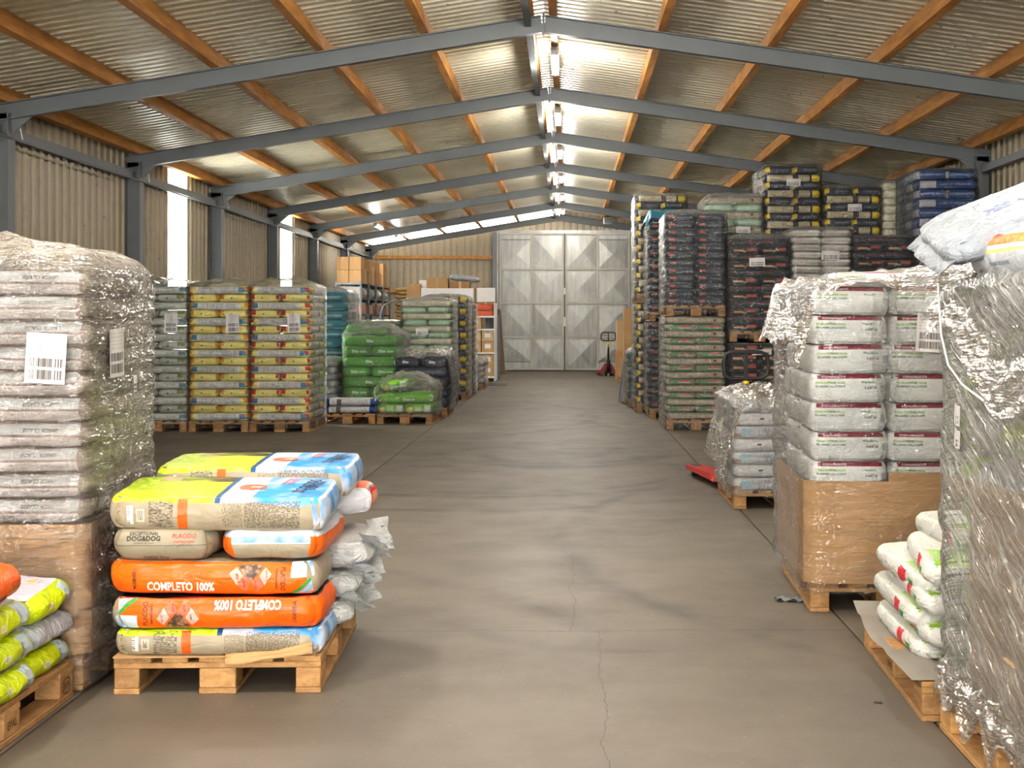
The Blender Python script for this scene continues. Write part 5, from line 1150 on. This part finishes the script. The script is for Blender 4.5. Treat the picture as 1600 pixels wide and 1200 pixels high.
# stacked paper bundles past the shelving
for i in range(9):
    o = place('paper_bundle', bagdata(bagmesh(.5, .34, .10, i % 3, .02, .2, .015), simple('kraft_%d' % i, (196 - 6 * (i % 3), 158, 104), .6, 0, .1)), None, None, (-4.45 + .05 * (i % 2), 38.6 + .0 * i, 1.55 + .101 * i), (0, 0, .3 * math.sin(i * 2)))
    tag(o, 'tan paper bundle, %s from the bottom of the heap past the shelving' % ordn(i + 1), 'bundle', 'paper bundles past the shelving')
carton(-4.45, 38.6, .0, .7, .6, .75, 'big carton on the floor under the paper bundles'); carton(-4.45, 38.6, .752, .7, .6, .745, 'big carton directly under the paper bundles', M_CARD3)
# middle rack with the white board
rack(-4.22, 36.6, 2.1, .8, (.15, .9, 1.92), 'wide grey rack behind the green stacks, white board on it', M_GREY)
o = place('white_board', boxmesh(-.68, .68, -.02, .02, 0, .42, .005), M_WHITE, None, (-3.14, 36.66, 1.921), (-.03, 0, 0)); tag(o, 'long white board standing on the wide rack', 'board')
carton(-4.03, 36.9, 1.921, .36, .4, .14, 'flat carton at the wall end of the wide rack'); carton(-4.02, 36.9, 2.062, .36, .4, .40, 'square brown carton above the flat one on the wide rack', M_CARD)
carton(-3.75, 37.1, 1.921, .3, .3, .64, 'tall white-topped carton behind the white board', M_WHITE, tape=False)
carton(-3.42, 37.1, 1.921, .56, .45, .70, 'wide brown carton behind the white board, seam facing', M_CARD); carton(-2.83, 37.1, 1.921, .5, .45, .60, 'brown carton under the white sack on the wide rack', M_CARD3)
o = place('white_sack', bagdata(bagmesh(.7, .4, .16, 1, .05, .35, .03), B_R3), None, None, (-2.72, 37.1, 2.605), (0, .1, .1)); tag(o, 'crumpled white sack on a carton above the wide rack', 'sack')
carton(-2.30, 37.0, 1.921, .22, .4, .46, 'narrow upright carton with white label at the rack end', M_CARD3, paper=.3)
# narrow carton rack beside the door
rack(-2.50, 35.2, .66, .8, (.12, .72, 1.30, 1.62), 'narrow rack of cartons and orange crates near the far door', M_WHITE, 1.95)
for z, cs in ((.12, (.27, .27)), (.72, (.27, .26)), (1.30, (.28,))):
    zz = z
    for r, h in enumerate(cs):
        for c in range(2):
            if z == 1.30 and c == 1: continue
            carton(-2.33 + .31 * c, 35.5, zz + .001, .29, .5, h, 'labelled carton on the narrow rack, shelf %.1f m up, row %d, column %d' % (z, r + 1, c + 1) if False else 'carton on the narrow rack, %s shelf, %s row, %s column' % ({.12: 'lowest', .72: 'middle', 1.30: 'upper'}[z], ('lower', 'upper')[r], ('wall', 'aisle')[c]), (M_CARD, M_CARD2)[(r + c) % 2], paper=.25)
        zz += h + .004
M_CRATE = simple('orange_crate', (196, 72, 36), .5, 0, .12, 30)
def crate(x, y, z, w, d, h, label):
    t = tag(empty('plastic_crate', (x, y, z)), label, 'crate', 'orange crates')
    place('bottom', boxmesh(-w / 2, w / 2, -d / 2, d / 2, 0, .02), M_CRATE, t)
    for a, b, c, e in ((-w / 2, w / 2, -d / 2, -d / 2 + .015), (-w / 2, w / 2, d / 2 - .015, d / 2), (-w / 2, -w / 2 + .015, -d / 2, d / 2), (w / 2 - .015, w / 2, -d / 2, d / 2)):
        place('side_panel', joinboxes('crate_side', [(a, b, c, e, .02, h * .4), (a, b, c, e, h * .55, h)]), M_CRATE, t)
crate(-2.17, 35.55, 1.621, .55, .5, .28, 'orange plastic crate on the top shelf of the narrow rack')
crate(-1.93, 36.75, .0, .20, .6, .34, 'orange crate on the floor behind the narrow rack'); crate(-1.93, 36.75, .342, .20, .6, .34, 'orange crate stacked on another behind the narrow rack')
carton(-2.50, 36.29, 1.62, .22, .4, .36, 'carton with white panel behind the orange crate', M_CARD3, paper=.4)
carton(-2.12, 36.29, 1.98, .46, .42, .36, 'white carton on a brown one high beside the door', M_PAPER, tape=False); carton(-2.12, 36.3, 1.62, .46, .42, .355, 'brown carton under the white one beside the door', M_CARD3)
rack(-2.62, 36.05, .82, .48, (.3, 1.0, 1.615), 'grey rack holding two cartons beside the door', M_GREY)
o = place('steel_post', joinboxes('post', [(-.10, .10, -.01, .01, 0, 2.4), (-.10, -.08, -.05, .05, 0, 2.4), (.08, .10, -.05, .05, 0, 2.4)]), M_STEEL, None, (-2.28, 40.6, 0), (0, 0, 0)); tag(o, 'dark channel post standing left of the far metal door', 'post')
for i in range(2):
    o = place('leaning_plank', boxmesh(-.07, .07, -.015, .015, 0, 1.85, .003), simple('old_plank_%d' % i, (112, 88, 66), .8, 0, .2, 6, .1, stretch=(8, 8, 1)), None, (-2.02 + .15 * i, 40.2, 0), (-.10, -.05 - .03 * i, 0)); tag(o, 'old wooden plank leaning beside the far door, %s one' % ('inner', 'outer')[i], 'plank', 'leaning planks')
# trolley frame between the stacks
t = tag(empty('trolley', (-2.9, 25.6, 0)), 'grey tubular trolley frame behind the pale stacks', 'trolley')
place('push_bar', tube([(-.5, 0, .2), (-.5, 0, 1.6), (-.44, 0, 1.76), (-.30, 0, 1.83), (.35, 0, 1.86), (.48, 0, 1.8), (.53, 0, 1.6), (.53, 0, .2)], .025, 10), M_GREY, t)
place('platform', boxmesh(-.53, .53, -.02, .55, .16, .2, .005), M_GREY, t)
for a in (-.45, .45):
    for b in (.05, .48): place('castor', tube([(a - .02, b, .08), (a + .02, b, .08)], .08, 14), M_BLACK, t)
# cartons by the far end of the other side
pallet(1.20, 34.3, 0, 'pallet under the cartons near the far pallet truck')
for x, y, z, w, d, h, lab, m in ((1.42, 34.62, .146, .40, .6, .44, 'lower carton at the aisle corner', M_CARD), (1.80, 34.62, .146, .36, .6, .44, 'lower carton beside it', M_CARD3), (1.56, 34.65, .588, .46, .6, .40, 'third carton up', M_CARD), (1.56, 34.65, .99, .46, .6, .40, 'fourth carton up', M_CARD2), (1.56, 34.65, 1.392, .46, .6, .40, 'topmost carton', M_CARD)):
    carton(x, y, z, w, d, h, '%s of the pile near the far pallet truck' % lab, m)
carton(1.46, 36.0, .0, .55, .55, .75, 'tall lower carton behind the carton pile'); carton(1.45, 36.0, .752, .5, .5, .75, 'tall upper carton behind the carton pile', M_CARD2)
# floor hatch and scraps
hp = tag(empty('floor_hatch', (-1.72, 33.3, 0)), 'dark steel hatch plate set on the floor near the cartons', 'hatch')
place('plate', boxmesh(-.28, .28, -.6, .6, .0005, .008, .002), M_BLACK, hp); place('lift_ring', tube([(.1, .4, .012), (.16, .4, .012), (.16, .46, .012), (.1, .46, .012)], .006, 6, True), M_GREY, hp)
for p, sc, lab in (((px(1232, 938, 7.35)), .14, 'grey film scrap on the floor beside the maroon-striped stack pallet'), ((px(1372, 1099, 5.38)), .03, 'small dark leaf scrap on the floor near the red-banded bags'), ((px(1402, 1124, 5.16)), .012, 'tiny dark crumb on the floor near the red-banded bags')):
    v, f = [], []
    for i in range(7):
        for j in range(5): v.append(((i / 6 - .5) * sc, (j / 4 - .5) * sc * .5 + .1 * sc * math.sin(i), .002 + .08 * sc * (1 + math.sin(i * 2.1 + j))))
    for i in range(6):
        for j in range(4): a = i * 5 + j; f.append((a, a + 1, a + 6, a + 5))
    o = place('floor_scrap', mesh('scrap', v, f, True), M_GREY if sc > .1 else M_BLACK, None, (p.x, p.y, 0)); tag(o, lab, 'litter')
if LONG: print('LABEL LENGTH', LONG[:10], len(LONG))
